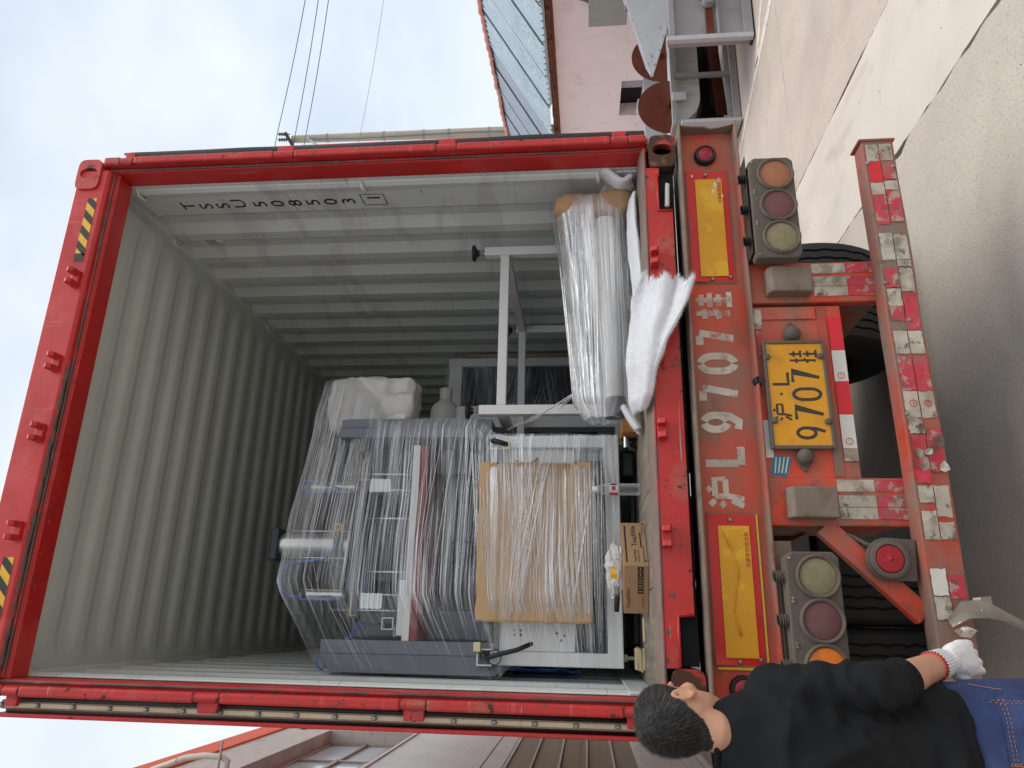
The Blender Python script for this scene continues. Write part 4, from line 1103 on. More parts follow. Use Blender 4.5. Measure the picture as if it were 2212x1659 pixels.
# tail lamp clusters
def cluster(x0, x1, lenses, nm):
    z0, z1 = .968, 1.152
    pr = [(x0 + .02, z0), (x1 - .02, z0), (x1, z0 + .02), (x1, z1 - .025), (x1 - .02, z1), (x0 + .005, z1), (x0, z1 - .01), (x0, z0 + .02)]
    c = MB().prism(pr, 'y', -.150, -.085).build('tail_lamp', m_lamp_body, tl, bevel=.006)
    B('bracket_bar', m_dark_metal, c, x0 + .03, x1 - .06, -.08, -.03, 1.150, 1.160)
    for k in range(3):
        lx = x1 - .085 - k * .148
        ring = MB().lathe([(.076, 0), (.076, -.010), (.070, -.016), (.064, -.012), (.062, -.006)], (lx, -.150, 1.046), (0, 1, 0), 40).build('lens_ring', m_lamp_body, c, smooth=.6)
        MB().lathe([(.0625, -.006), (.055, -.009), (.03, -.012), (0, -.013)], (lx, -.150, 1.046), (0, 1, 0), 32).build('lens', lenses[k], ring, smooth=True)
        if lenses[k] in (m_lens_clear, m_lens_amber_clean):
            for t in range(9):
                q = (lx + .046 * math.cos(t * 2 * PI / 9), -.159, 1.046 + .046 * math.sin(t * 2 * PI / 9))
                MB().lathe([(.0125, 0), (.011, -.0005), (0, -.0010)], q, (0, 1, 0), 10).build('bulb_dimple', lenses[k], ring, smooth=True)
        # rubber bellows between the cluster and the frame above
        prf = [(.018 + (.004 if i % 2 else -.003), i * .0045) for i in range(10)]
        MB().lathe(prf, (lx, -.12, 1.150), (0, 0, 1), 16).build('rubber_mount', m_rubber if x0 > 0 else m_lamp_body, c, smooth=.9)
        for dx_ in (-.075, .062):
            MB().lathe([(0, -.004), (.004, -.004), (.006, 0)], (lx + dx_, -.1505, 1.137), (0, 1, 0), 8).build('screw', m_bolt, c)
    return c


cluster(.510, .982, [m_lens_amber, m_lens_red, m_lens_clear], 'r')
cluster(-1.118, -.650, [m_lens_clear, m_lens_red_clean if False else m_lens_red, m_lens_amber_clean], 'l')
MB().tube([(.66, -.03, 1.16), (.64, -.05, 1.12), (.61, -.09, 1.10)], .006, 6).build('lamp_cable', m_rubber, tl, smooth=True)
B('mount_rail', m_dark_metal, tl, .54, 1.0, -.14, .0, 1.160 + .0005, 1.1618); B('mount_rail', m_trailer_dirty, tl, .56, 1.0, -.02, .02, 1.08, 1.160, .003)
B('mount_rail', m_trailer_dirty, tl, -1.12, -.60, -.02, .02, 1.09, 1.160, .003)
# diagonal brace and round reflector on the left
MB().bar((-.545, -.005, .965), (-.86, -.03, .660), .045, .075).build('diagonal_brace', m_trailer, tl, bevel=.005)
br = MB()
poly = [(-.597, .668), (-.742, .682)] + [(-.666 + .076 * math.cos(math.radians(t)), .772 + .074 * math.sin(math.radians(t))) for t in range(190, -20, -15)]
br.prism(poly, 'y', -.075, -.055)
rb = br.build('reflector_bracket', m_lamp_body, tl, bevel=.004)
MB().lathe([(.068, 0), (.068, -.016), (.060, -.020), (.052, -.020), (.049, -.012)], (-.667, -.075, .772), (0, 1, 0), 36).build('reflector_ring', m_lamp_body, rb, smooth=.6)
MB().lathe([(.049, -.012), (.044, -.019), (.038, -.014), (.030, -.021), (.024, -.016), (.016, -.023), (.010, -.019), (.006, -.026), (0, -.027)], (-.667, -.075, .772), (0, 1, 0), 36).build('reflector_lens', m_lens_red_clean, rb, smooth=True)
MB().tube([at(1815, 1150, -.02), at(1845, 1160, -.03), at(1870, 1175, -.05), at(1885, 1178, -.06)], .007, 6).build('reflector_cable', m_lamp_body, tl, smooth=True)
# chassis rails, axles, wheels, mud flap
for x in (.46, -.46):
    B('chassis_rail', m_trailer_dirty, tl, x - .08, x + .08, .30, 10, 1.36, 1.415); B('chassis_rail', m_trailer_dirty, tl, x - .08, x + .08, .30, 10, .93, .95); B('chassis_rail', m_trailer_dirty, tl, x - .008, x + .008, .30, 10, .95, 1.36)
for y in (2.4, 3.7, 5, 6.4): B('cross_beam', m_trailer_dirty, tl, -1.2, 1.2, y, y + .12, 1.22, 1.36)
B('mud_flap', m_dirt_metal, tl, -1.18, -.62, .62, .64, .72, 1.14); B('mud_flap', m_dirt_metal, tl, .60, .66, .35, .62, .98, 1.1, .01)


def tyre_mesh():
    R, Wd = .515, .285; prof = [(.29, -Wd / 2 + .02), (.33, -Wd / 2 - .004), (.43, -Wd / 2 - .012), (.485, -Wd / 2 + .004), (R - .006, -Wd / 2 + .022)]
    gx = [-.075, -.025, .025, .075]; x = -Wd / 2 + .03
    for g in gx: prof += [(R, g - .007), (R - .016, g - .005), (R - .016, g + .005), (R, g + .007)]
    prof += [(R - .006, Wd / 2 - .022), (.485, Wd / 2 - .004), (.43, Wd / 2 + .012), (.33, Wd / 2 + .004), (.29, Wd / 2 - .02)]
    mb = MB().lathe(prof, (0, 0, 0), (1, 0, 0), 90)
    n = 90; k = len(prof)
    for i, (r, hh) in enumerate(prof):
        if abs(hh) < .09:
            for j in range(n):                     # zig-zag grooves
                v = mb.v[i * n + j]; mb.v[i * n + j] = (v[0] + .0035 * (1 if (j % 3) else -1), v[1], v[2])
    me = mb.mesh('tyre', m_tyre)
    for p in me.polygons: p.use_smooth = True
    sharp_by_angle(me, .7)
    return me


tme2 = tyre_mesh(); rim = MB().lathe([(.29, -.12), (.27, -.13), (.25, -.06), (.12, -.02), (.12, .04), (.25, .06), (.29, .12)], (0, 0, 0), (1, 0, 0), 32).mesh('rim', m_dark_metal)
MB().cyl((-.34, .82, .93), (.30, .82, .93), .13, None, 28).build('light_block_tank', m_dark_metal, tl, smooth=.6)  # added dark cylinder that blocks light under the trailer
B('light_block_beam', m_dark_metal, tl, -.45, .45, .62, .72, .95, 1.2); B('light_block_box', m_dark_metal, tl, -.36, .36, 1.15, 1.9, .55, .80, .03)  # dark beam and box added to keep the underside in shade
B('light_block_rail', m_trailer_dirty, tl, 1.16, 1.20, 5.0, 10, .45, .60); B('light_block_rail', m_trailer_dirty, tl, -1.20, -1.16, 5.0, 10, .45, .60)  # rails added to hold back side light below the chassis
for y in (1.46, 2.78, 4.10):  # the axle furthest in is added to darken the ground beneath
    for x in (1.05, .735, -.735, -1.05):
        t_ = obj('tyre', tme2); t_.location = (x, y, .515); setpar(t_, tl)
        r_ = obj('rim', rim); r_.location = (x, y, .515); setpar(r_, t_)
    B('axle', m_dark_metal, tl, -.6, .6, y - .07, y + .07, .45, .58, .02)


# ================================================================== CARGO
def evalmesh(o, name, mat, smooth=True):
    bpy.context.view_layer.update()
    me = bpy.data.meshes.new_from_object(o.evaluated_get(bpy.context.evaluated_depsgraph_get()))
    bpy.data.objects.remove(o); me.name = name; me.materials.clear(); me.materials.append(mat)
    if smooth:
        for p in me.polygons: p.use_smooth = True
    return me


def remesh(mb, name, mat, vox, smooth_it=6, fac=.5):
    o = mb.build('tmp', mat)
    r = o.modifiers.new('r', 'REMESH'); r.mode = 'VOXEL'; r.voxel_size = vox
    if smooth_it:
        s = o.modifiers.new('s', 'SMOOTH'); s.factor = fac; s.iterations = smooth_it
    return evalmesh(o, name, mat)


def displace(me, fn):
    n = [v.normal.copy() for v in me.vertices]
    for v, nn in zip(me.vertices, n): v.co = v.co + nn * fn(v.co)
    me.update()


def pw(tab, t):
    """Piecewise-linear lookup over equally spaced points."""
    k = len(tab) - 1; x = min(max(t, 0), 1) * k; i = min(int(x), k - 1); return Vector(tab[i]).lerp(Vector(tab[i + 1]), x - i)


def pws(tab, t):
    """The same with given parameters (t, point)."""
    for i in range(len(tab) - 1):
        if t <= tab[i + 1][0]:
            a, b = tab[i], tab[i + 1]; return Vector(a[1]).lerp(Vector(b[1]), (t - a[0]) / (b[0] - a[0]))
    return Vector(tab[-1][1])


def coons(T, Bt, Lf, Rt):
    """T, Bt: curves over u (right to left); Rt, Lf: over v (top to bottom)."""
    P00, P10, P01, P11 = T(0), T(1), Bt(0), Bt(1)
    return lambda u, v: T(u) * (1 - v) + Bt(u) * v + Rt(v) * (1 - u) + Lf(v) * u - (P00 * (1 - u) * (1 - v) + P10 * u * (1 - v) + P01 * (1 - u) * v + P11 * u * v)


def film_sheet(nm, fn, nu, nv, mat, parent, us=1., vs=1., skew=0.):
    mb = MB().grid(fn, nu, nv); me = bpy.data.meshes.new(nm); me.from_pydata(mb.v, [], mb.f)
    uv = me.uv_layers.new(name='UVMap'); W_ = nv + 1
    for lp in me.loops:
        i, j = divmod(lp.vertex_index, W_); u, v = i / nu, j / nv
        uv.data[lp.index].uv = (u * us, v * vs + skew * u + .012 * math.sin(u * 5 + v * 9))
    me.materials.append(mat)
    return obj(nm, me, parent, True)


def film_pleats(nm, fn, n, parent, r=(.0004, .0010), slope=.03, umin=.15, seed=1, vr=(0, 1), push=(0, -.003, 0), ur=(0, 1), clus=9, spread=.03, straight=True, cross=0.):
    """Single drawn-out pleats of the film, in sheaves, as fine real strands joined into one part."""
    rnd = random.Random(seed); mb = MB(); push = Vector(push); k = 0
    while k < n:
        vc = rnd.uniform(*vr); sc_ = slope * 2.2 * noise.noise(Vector((vc * 5 + seed, 2.7, seed))) + rnd.gauss(0, slope * .12) + (cross * rnd.choice((-1, 1)) if cross else 0); uc = rnd.uniform(*ur); m_ = rnd.randint(2, clus * 2); conv = rnd.uniform(-.2, .7)
        Lc = rnd.uniform(umin, 1) * (ur[1] - ur[0])
        for q_ in range(m_):
            k += 1
            dv = rnd.gauss(0, spread); a = max(ur[0], min(ur[1] - .05, uc - Lc / 2 + rnd.gauss(0, .08))); b = min(ur[1], a + Lc * rnd.uniform(.5, 1.1))
            sl = sc_ + rnd.gauss(0, slope * .06) - conv * dv * .8; R_ = rnd.uniform(*r) * (1.6 if rnd.random() < .12 else 1); m = max(4, int((b - a) * 12))
            va, vb = vc + dv + sl * (a - uc), vc + dv + sl * (b - uc)
            if min(va, vb) < vr[0] - .02 or max(va, vb) > vr[1] + .02: continue
            va, vb = min(max(va, .001), .999), min(max(vb, .001), .999)
            A_, B_ = Vector(fn(a, va)), Vector(fn(b, vb)); P = []
            for i in range(m + 1):                    # drawn tight: straight seen from the front, lying on the sheet in depth
                t = i / m; q0 = Vector(fn(a + (b - a) * t, va + (vb - va) * t)); c = A_.lerp(B_, t)
                P.append(Vector((c.x, min(q0.y, c.y + .02) if straight else q0.y, c.z if straight else q0.z)) + push)
            q = len(P) - 1
            mb.tube(P, [R_ * (.35 + .65 * math.sin(PI * min(.92, max(.08, i / q)))) for i in range(q + 1)], 3, False)
    o = mb.build(nm, m_strand, parent, smooth=True); o['kind'] = 'stuff'
    return o


# ---- the wrapped press: white base frame, grey hood, cylinders, film
pr_ = thing('wrapped_machine', 'tall press machine wrapped in clear stretch film on white frame', 'machine', (-.5, 1.2, ZF))
FY = .72
t6 = .062
def wb(nm, x0, x1, y0, y1, z0, z1, mat=m_white_steel, par=None, bev=.004): return B(nm, mat, par or pr_, x0, x1, y0, y1, z0, z1, bev)
for y in (FY, 1.75):
    wb('base_post', -.068, -.006, y, y + t6, 1.70, 2.30); wb('base_post', -1.100, -1.038, y, y + t6, 1.70, 2.30)
    wb('base_rail', -1.100, -.006, y - .0015, y + t6 + .0015, 1.682, 1.752)
for x in (-.006 - t6, -1.10): wb('base_rail', x, x + t6, FY + t6, 1.75, 1.69, 1.75); 
def open_tube(x0, x1, y0, y1, z0, z1, nm='tube_end', wall_=.006):
    mb = MB(); mb.box(x0, x1, y0, y1, z0, z0 + wall_); mb.box(x0, x1, y0, y1, z1 - wall_, z1); mb.box(x0, x0 + wall_, y0, y1, z0 + wall_, z1 - wall_); mb.box(x1 - wall_, x1, y0, y1, z0 + wall_, z1 - wall_)
    o = mb.build(nm, m_white_steel, pr_); B('tube_dark', m_dark, o, x0 + wall_, x1 - wall_, y0 + .06, y0 + .07, z0 + wall_, z1 - wall_); return o
open_tube(-.075, -.003, FY - .004, 1.75, 2.262, 2.330); open_tube(-1.105, -1.030, FY - .004, 1.75, 2.290, 2.362)
wb('base_panel', -1.036, -.07, FY + .035, FY + .041, 1.905, 2.262, m_white_steel, bev=0)
wb('base_top', -1.03, -.075, FY + .02, 1.75, 2.262, 2.285, m_grey_panel)
for (x, z) in ((-.945, 2.19), (-.965, 2.19), (-.945, 2.16), (-.965, 2.16), (-.955, 1.99), (-.965, 1.955), (-.985, 1.97)):
    MB().cyl((x, FY + .032, z), (x, FY + .0348, z), .006, None, 8).build('panel_hole', m_black, pr_)
wb('base_inside', -1.03, -.075, 1.2, 1.25, 1.70, 2.25, m_grey_dark)
for i in range(7): wb('inner_cable', -.95 + i * .13, -.95 + i * .13 + .02, 1.0, 1.03, 1.70, 1.9, m_blackpl, bev=0)
# black cables with grommets at the tube ends
MB().tube([(-1.07, FY - .01, 2.31), (-1.065, FY - .05, 2.30), (-1.05, FY - .06, 2.25), (-1.03, FY - .05, 2.17), (-1.00, FY - .02, 2.10)], .011, 8).build('cable', m_blackpl, pr_, smooth=True)
MB().tube([(-.04, FY - .01, 2.30), (-.045, FY - .05, 2.31), (-.05, FY - .05, 2.28), (-.06, FY - .03, 2.24)], .013, 8).build('cable', m_blackpl, pr_, smooth=True)
MB().tube([(-.13, FY + .02, 2.20), (-.15, FY - .01, 2.17), (-.155, FY - .01, 2.13), (-.14, FY - .01, 2.10), (-.12, FY + .02, 2.09)], .007, 8).build('cable', m_blackpl, pr_, smooth=True)
MB().lathe([(.030, -.02), (.034, -.02), (.034, .0), (.030, 0)], (-1.065, FY - .02, 2.275), (0, 1, 0), 20).build('grommet', m_blackpl, pr_, smooth=.6)
for (x, z) in ((-.06, 2.245), (-1.02, 2.36)): wb('terminal', x - .025, x + .02, FY - .03, FY + .01, z - .02, z + .015, m_brass)
# levelling feet
for (x, y) in ((-1.055, FY + .03), (-.035, FY + .03), (-1.055, 1.78), (-.035, 1.78)):
    f = MB().cyl((x, y, 1.632), (x, y, 1.683), .009, None, 12).build('levelling_bolt', m_bolt, pr_, smooth=.6)
    MB().cyl((x, y, 1.664), (x, y, 1.682), .018, None, 6).build('nut', m_bolt, f)
    if x > -.5 or y > 1: MB().lathe([(.0, .0), (.035, .0), (.035, .012), (.016, .034), (.012, .045), (0, .045)], (x, y, ZF), (0, 0, 1), 18).build('foot_pad', m_blackpl, f, smooth=.6)
wb('caster_block', -.20, -.06, .80, 1.0, ZF + .005, 1.675, m_blackpl, bev=.02)
MB().cyl((-.075, .70, 1.645), (-.02, .70, 1.645), .016, None, 12).build('caster_axle', m_steel, pr_, smooth=.6)
wb('drip_tray', -1.0, -.2, .95, 1.7, ZF + .002, ZF + .03, m_blackpl, bev=.005)
# blue poly sheet stuffed beside the left post
def bs_fn(u, v): return (-1.115 - .03 * math.sin(PI * v) - .015 * noise.noise(Vector((u * 6, v * 6, 0))), FY + .10 + .5 * v, 1.88 + .40 * u + .02 * noise.noise(Vector((u * 4, v * 9, 3))))
MB().grid(bs_fn, 24, 14).build('blue_sheet', m_bluesheet, pr_, smooth=True)

# grey sheet-metal columns with folded, chamfered covers
CY = .80
wb('hood_column', -1.140, -1.010, CY + .012, CY + .55, 2.366, 3.13, m_grey_panel); wb('hood_column', .002, .108, CY + .012, CY + .55, 2.335, 3.15, m_grey_panel)
MB().prism([(-1.070, 3.140), (-1.008, 3.142), (-1.004, 2.20), (-1.066, 2.20)], 'y', CY - .012, CY - .002).build('column_cover', m_grey_panel, pr_, bevel=.002)
MB().add([(-1.072, CY - .012, 3.140), (-1.068, CY - .012, 2.20), (-1.148, CY - .085, 2.275), (-1.150, CY - .085, 3.055)], [(0, 1, 2, 3)]).build('column_flange', m_grey_panel, pr_)
MB().prism([(.056, 3.150), (.004, 3.150), (.004, 2.38), (.056, 2.38)], 'y', CY - .012, CY - .002).build('column_cover', m_grey_panel, pr_, bevel=.002)
MB().add([(.058, CY - .012, 3.150), (.058, CY - .012, 2.385), (.108, CY + .0, 2.42), (.108, CY + .0, 3.115)], [(0, 1, 2, 3)]).build('column_flange', m_grey_panel, pr_)
wb('hood_back', -1.0, .0, 1.75, 1.76, 2.3, 3.10, m_grey_dark, bev=0); wb('hood_top', -1.0, 0, CY + .3, 1.75, 3.06, 3.09, m_grey_panel)
wb('column_inner', -1.0, -.86, CY + .25, CY + .32, 2.3, 3.06, m_grey_panel); wb('column_inner', -.14, .0, CY + .25, CY + .32, 2.3, 3.06, m_grey_panel)
# cross beam, press cylinder and guides
wb('cross_beam', -.905, -.13, .86, .94, 2.998, 3.048, m_grey_panel); wb('cross_beam', -.905, -.13, .955, 1.2, 2.96, 3.0, m_grey_dark)
cyl = MB().cyl((-.548, .93, 3.07), (-.548, .93, 3.45), .062, None, 36).build('air_cylinder', m_alu, pr_, smooth=.6)
wb('cylinder_cap', -.632, -.464, .846, 1.014, 3.445, 3.490, m_navy, cyl, .010); wb('cylinder_cap', -.626, -.470, .852, 1.008, 3.046, 3.074, m_grey_dark, cyl, .006)
for dx in (-1, 1):
    for dy in (-1, 1): MB().cyl((-.548 + dx * .068, .93 + dy * .068, 3.07), (-.548 + dx * .068, .93 + dy * .068, 3.45), .0045, None, 8).build('tie_rod', m_steel, cyl, smooth=True)
for (x, z0, z1) in ((-.797, 3.05, 3.30), (-.248, 3.03, 3.335)):
    g = MB().cyl((x, .88, z0 + .025), (x, .88, z1 - .025), .020, None, 20).build('guide_cylinder', m_alu, pr_, smooth=.6)
    wb('end_block', x - .028, x + .028, .852, .908, z1 - .028, z1, m_blackpl, g); wb('end_block', x - .028, x + .028, .852, .908, z0, z0 + .028, m_blackpl, g)
    for dx in (-.022, .022): MB().cyl((x + dx, .86, z0), (x + dx, .86, z1), .003, None, 6).build('tie_rod', m_brass, g)
    for z in (z0 + .012, z1 - .012): MB().lathe([(.008, 0), (.008, .012), (.011, .014), (.011, .026), (.006, .03)], (x + .006, .852, z), (-.7, -.7, 0), 10).build('fitting', m_bolt, g, smooth=.6)
    text('SC40×50S', .012, m_black_ink, g, frame((x - .004, .8585, z0 + .08), (0, 0, 1), (-1, 0, 0)), name='cylinder_print', ext=.0002)
for (x, z0, z1) in ((-.868, 2.73, 3.14), (-.792, 2.77, 3.03), (-.178, 2.70, 3.13), (-.262, 2.74, 3.03), (-.41, 2.72, 3.0), (-.68, 2.72, 3.0)):
    MB().cyl((x, .87, z0), (x, .87, z1), .0065, None, 10).build('guide_rod', m_steel, pr_, smooth=True)
for (x0, x1) in ((-.862, -.785), (-.275, -.205)):
    b_ = wb('slide_block', x0, x1, .855, .93, 2.868, 2.985, m_alu)
    for k in range(4): wb('block_rib', x0 - .001, x1 + .001, .850, .856, 2.885 + k * .026, 2.893 + k * .026, m_steel, b_, 0)
for (x0, x1) in ((-.895, -.785), (-.215, -.11)):
    MB().tube([(x0, .84, 2.985), (x0, .83, 3.02), (x1, .83, 3.02), (x1, .84, 2.99)], .006, 8).build('rod_hook', m_brass, pr_, smooth=True)
wb('bracket_arm', -.93, -.80, .90, .96, 2.80, 2.99, m_grey_dark); wb('bracket_arm', -.28, -.13, .90, .96, 2.80, 2.99, m_grey_dark)
open_tube(-.958, -.900, .87, 1.2, 2.808, 2.868, 'square_tube', .005)
MB().cyl((-.99, .88, 2.80), (-.945, .88, 2.80), .012, None, 12).build('knob', m_bolt, pr_, smooth=.6)
wb('platen', -1.008, -.036, .80, 1.3, 2.708, 2.745, m_whitepad, bev=.004); wb('platen_pad', -1.008, -.038, .795, 1.3, 2.668, 2.705, m_redpad, bev=.006)
wb('platen_upper', -.985, -.72, .84, 1.2, 2.7465, 2.785, m_whitepad)
wb('motor_box', -.95, -.62, 1.1, 1.35, 2.36, 2.62, m_grey_dark, bev=.02); wb('motor_box', -.50, -.15, 1.05, 1.3, 2.33, 2.60, m_grey_dark, bev=.02); wb('lower_table', -1.0, -.02, .83, 1.6, 2.33, 2.36, m_grey_panel)
wb('upper_box', -.93, -.72, 1.05, 1.3, 3.0, 3.06, m_grey_dark); wb('cover_panel', -.99, -.86, .98, 1.0, 2.76, 2.99, m_grey_panel); wb('cover_panel', -.72, -.38, 1.0, 1.02, 2.75, 2.98, m_grey_dark)
wb('valve_block', -.66, -.44, .862, .90, 3.10, 3.155, m_blackpl); MB().lathe([(.018, 0), (.022, .01), (.022, .03), (.010, .04)], (-.462, .85, 3.12), (0, -1, 0), 14).build('regulator_knob', m_yellow, pr_, smooth=.6)
def hose(pts, r=.0048, mat=m_blue): return MB().tube([Vector(p) for p in pts], r, 8).build('air_hose', mat, pr_, smooth=True)
def smoothpts(P, k=6):
    P = [Vector(p) for p in P]; R_ = []
    for i in range(len(P) - 1):
        a, b, c, d = P[max(i - 1, 0)], P[i], P[i + 1], P[min(i + 2, len(P) - 1)]
        for t in range(k):
            t /= k; R_.append(.5 * ((2 * b) + (c - a) * t + (2 * a - 5 * b + 4 * c - d) * t * t + (3 * b - a - 3 * c + d) * t ** 3))
    return R_ + [P[-1]]
hose(smoothpts([(-.55, .86, 3.14), (-.58, .85, 3.15), (-.62, .84, 3.179), (-.634, .835, 3.24), (-.643, .83, 3.337), (-.681, .825, 3.389), (-.727, .82, 3.398), (-.779, .82, 3.375), (-.816, .83, 3.304), (-.825, .84, 3.17), (-.81, .85, 3.05)]))
hose(smoothpts([(-.55, .88, 3.15), (-.60, .87, 3.17), (-.622, .86, 3.20), (-.630, .86, 3.26), (-.64, .86, 3.33)]), .004, m_whitepad)
hose(smoothpts([(-.45, .86, 3.13), (-.365, .85, 3.119), (-.30, .85, 3.133), (-.26, .85, 3.14), (-.235, .83, 3.25), (-.219, .84, 3.316), (-.25, .82, 3.335), (-.275, .84, 3.31), (-.283, .83, 3.25), (-.28, .84, 3.06)]))
hose(smoothpts([(-.83, .86, 3.05), (-.86, .9, 2.9), (-.93, .9, 2.98), (-1.0, .84, 3.02), (-1.06, .80, 3.12), (-1.12, .78, 3.15), (-1.15, .80, 3.12)]))
hose(smoothpts([(-.72, .9, 3.1), (-.73, .92, 3.0), (-.76, .92, 2.98), (-.84, .93, 3.03)]))
# foam-wrapped head unit at the upper right, with a second soft parcel
fo = MB()
for (c, r) in (((.265, 1.10, 3.125), (.150, .15, .185)), ((.16, 1.06, 3.06), (.085, .12, .22)), ((.33, 1.12, 2.97), (.095, .13, .16)), ((.22, 1.04, 2.90), (.09, .11, .10))):
    n0 = len(fo.v); fo.lathe([(math.sin(PI * i / 10), -math.cos(PI * i / 10)) for i in range(11)], (0, 0, 0), (0, 0, 1), 20)
    for i in range(n0, len(fo.v)):
        v = Vector(fo.v[i]); k = (abs(v.x) ** 7 + abs(v.y) ** 7 + abs(v.z) ** 7) ** (-1 / 7) if v.length > 0 else 1
        v = v * min(k, 1.6); fo.v[i] = (c[0] + v.x * r[0], c[1] + v.y * r[1], c[2] + v.z * r[2])
me = remesh(fo, 'foam_wrap', m_foam, .014, 5)
displace(me, lambda p: .016 * noise.noise(p * 6) + .012 * (1 - 3 * abs(noise.noise(Vector((p.x * 9, p.y * 9, p.z * 15))))) * .6 + .005 * noise.noise(p * 34))
obj('foam_wrap', me, pr_, True)
wb('control_box', .02, .17, .92, 1.10, 2.83, 2.94, m_whitepad, bev=.01)

# stretch film around it all
TC = [(0, (.40, .98, 3.26)), (.06, (.37, .93, 3.315)), (.16, (.17, .88, 3.325)), (.32, (-.08, .82, 3.325)), (.50, (-.42, .80, 3.375)), (.66, (-.735, .79, 3.402)), (.74, (-.80, .785, 3.37)), (1, (-1.150, .745, 3.125))]
BC = [(0, (-.010, .688, 1.69)), (1, (-1.098, .688, 1.69))]
RC = [(0, (.40, .98, 3.26)), (.10, (.41, .98, 3.14)), (.30, (.12, .80, 2.90)), (.42, (.112, .785, 2.70)), (.60, (.10, .78, 2.40)), (.68, (.0, .70, 2.30)), (1, (-.010, .688, 1.69))]
LC = [(0, (-1.150, .745, 3.125)), (.62, (-1.158, .70, 2.25)), (.70, (-1.10, .69, 2.20)), (1, (-1.098, .688, 1.69))]
CF = coons(lambda u: pws(TC, u), lambda u: pws(BC, u), lambda v: pws(LC, v), lambda v: pws(RC, v))


def film_fn(u, v):
    p = CF(u, v)
    q = Vector((u * 3, v * 26, 0))
    dy = .006 * noise.noise(q) + .004 * noise.noise(q * 3.1)
    if .10 < u < .85 and v > .60: dy -= .034 * min(1, (v - .60) * 12) * min(1, (u - .10) * 8, (.85 - u) * 8) * (1 if v < .93 else max(0, (1 - v) / .07))
    p.y += dy; p.z += .004 * noise.noise(Vector((u * 9, v * 7, 4)))
    return p


film_sheet('stretch_film', lambda u, v: film_fn(u, v * .62), 60, 80, m_film, pr_, 1.5, 1.6, .03)
film_sheet('stretch_film', lambda u, v: film_fn(u, .62 + v * .38), 50, 60, m_film_low, pr_, 1.2, 1.1, -.03)
film_sheet('stretch_film', lambda u, v: film_fn(0, v) + Vector((-.10, .55, -.05)) * u if v < .3 else film_fn(0, v) + Vector((-.02, .55, 0)) * u, 8, 60, m_film_side, pr_, .5, 1.5)
film_sheet('stretch_film', lambda u, v: film_fn(1, v) + Vector((.0, .55, 0)) * u, 8, 60, m_film_side, pr_, .5, 1.5)
film_sheet('stretch_film', lambda u, v: Vector(film_fn(v, 0)) + Vector((0, .5, -.04)) * u, 8, 50, m_film_side, pr_, .5, 1.5)
def pleat_fn(u, v):
    p = CF(u, v)
    if .10 < u < .85 and v > .60: p.y -= .036 * min(1, (v - .60) * 12) * min(1, (u - .10) * 8, (.85 - u) * 8) * (1 if v < .93 else max(0, (1 - v) / .07))
    p.y -= .006
    return p


film_pleats('film_pleats', pleat_fn, 70, pr_, (.0005, .0012), .05, .45, 3, (.01, .36), ur=(0, .66), spread=.022)
film_pleats('film_pleats', pleat_fn, 55, pr_, (.0005, .0012), .07, .40, 4, (.34, .62), ur=(.02, .76), spread=.025)
film_pleats('film_pleats', pleat_fn, 24, pr_, (.0003, .0008), .05, .2, 13, (.03, .62), ur=(.6, 1))
film_pleats('film_pleats', pleat_fn, 80, pr_, (.0005, .0012), .03, .50, 5, (.60, .93), ur=(.05, .95), spread=.018, cross=.10)
film_pleats('film_pleats', pleat_fn, 50, pr_, (.0005, .0013), .02, .5, 8, (.88, .995), spread=.02)

# cardboard sheet tucked under the film
rnd = random.Random(4)


def card_fn(front):
    def fn(u, v):
        x = -.158 - .752 * u; z = 1.822 + .545 * v
        if u == 0: x -= .020 * noise.noise(Vector((0, v * 9, 2))) + .012 * noise.noise(Vector((0, v * 40, 5)))
        if u == 1: x += .008 * noise.noise(Vector((3, v * 12, 2)))
        if v == 1: z += .010 * noise.noise(Vector((u * 9, 2, 4))) - .02 * u * 0
        z += .012 * (1 - u) * (v - .5)
        cre = .010 * math.exp(-((v - .80) / .012) ** 2) + .008 * math.exp(-((v - .30) / .014) ** 2)
        y = .668 + cre + .008 * noise.noise(Vector((u * 3, v * 5, 0))) + .012 * (v - .8 if v > .8 else 0) - .0 
        return (x, y + (.006 if not front else 0), z)
    return fn
cs = MB(); nu_, nv_ = 50, 60; cs.grid(card_fn(True), nu_, nv_); cs.grid(card_fn(False), nu_, nv_)
o1 = (nu_ + 1) * (nv_ + 1); W_ = nv_ + 1
for j in range(nv_): cs.f += [(j, j + 1, o1 + j + 1, o1 + j), (nu_ * W_ + j + 1, nu_ * W_ + j, o1 + nu_ * W_ + j, o1 + nu_ * W_ + j + 1)]
for i in range(nu_): cs.f += [(i * W_ + W_, i * W_, o1 + i * W_, o1 + i * W_ + W_), (i * W_ + nv_, i * W_ + W_ + nv_, o1 + i * W_ + W_ + nv_, o1 + i * W_ + nv_)]
cdb = thing('cardboard_sheet', 'large brown cardboard sheet held under film on the machine front', 'cardboard', (-.53, .67, 1.82))
cs.build('sheet', m_card, cdb, smooth=True)
fl = MB()
for k in range(9):                                   # torn liner shows the flutes along the right edge
    z = 1.93 + .36 * k / 8
    for q in range(3):
        zz_ = z + q * .014; x0 = -.160 - .02 * abs(noise.noise(Vector((k, q, 0)))); x1 = x0 - .05 - .04 * math.sin(k / 8 * PI) - .02 * rnd.random()
        fl.tube([(x0 + .004, .6655, zz_), (x1, .6665, zz_ + .004)], .0028, 6)
fl.build('torn_flutes', m_flute, cdb)

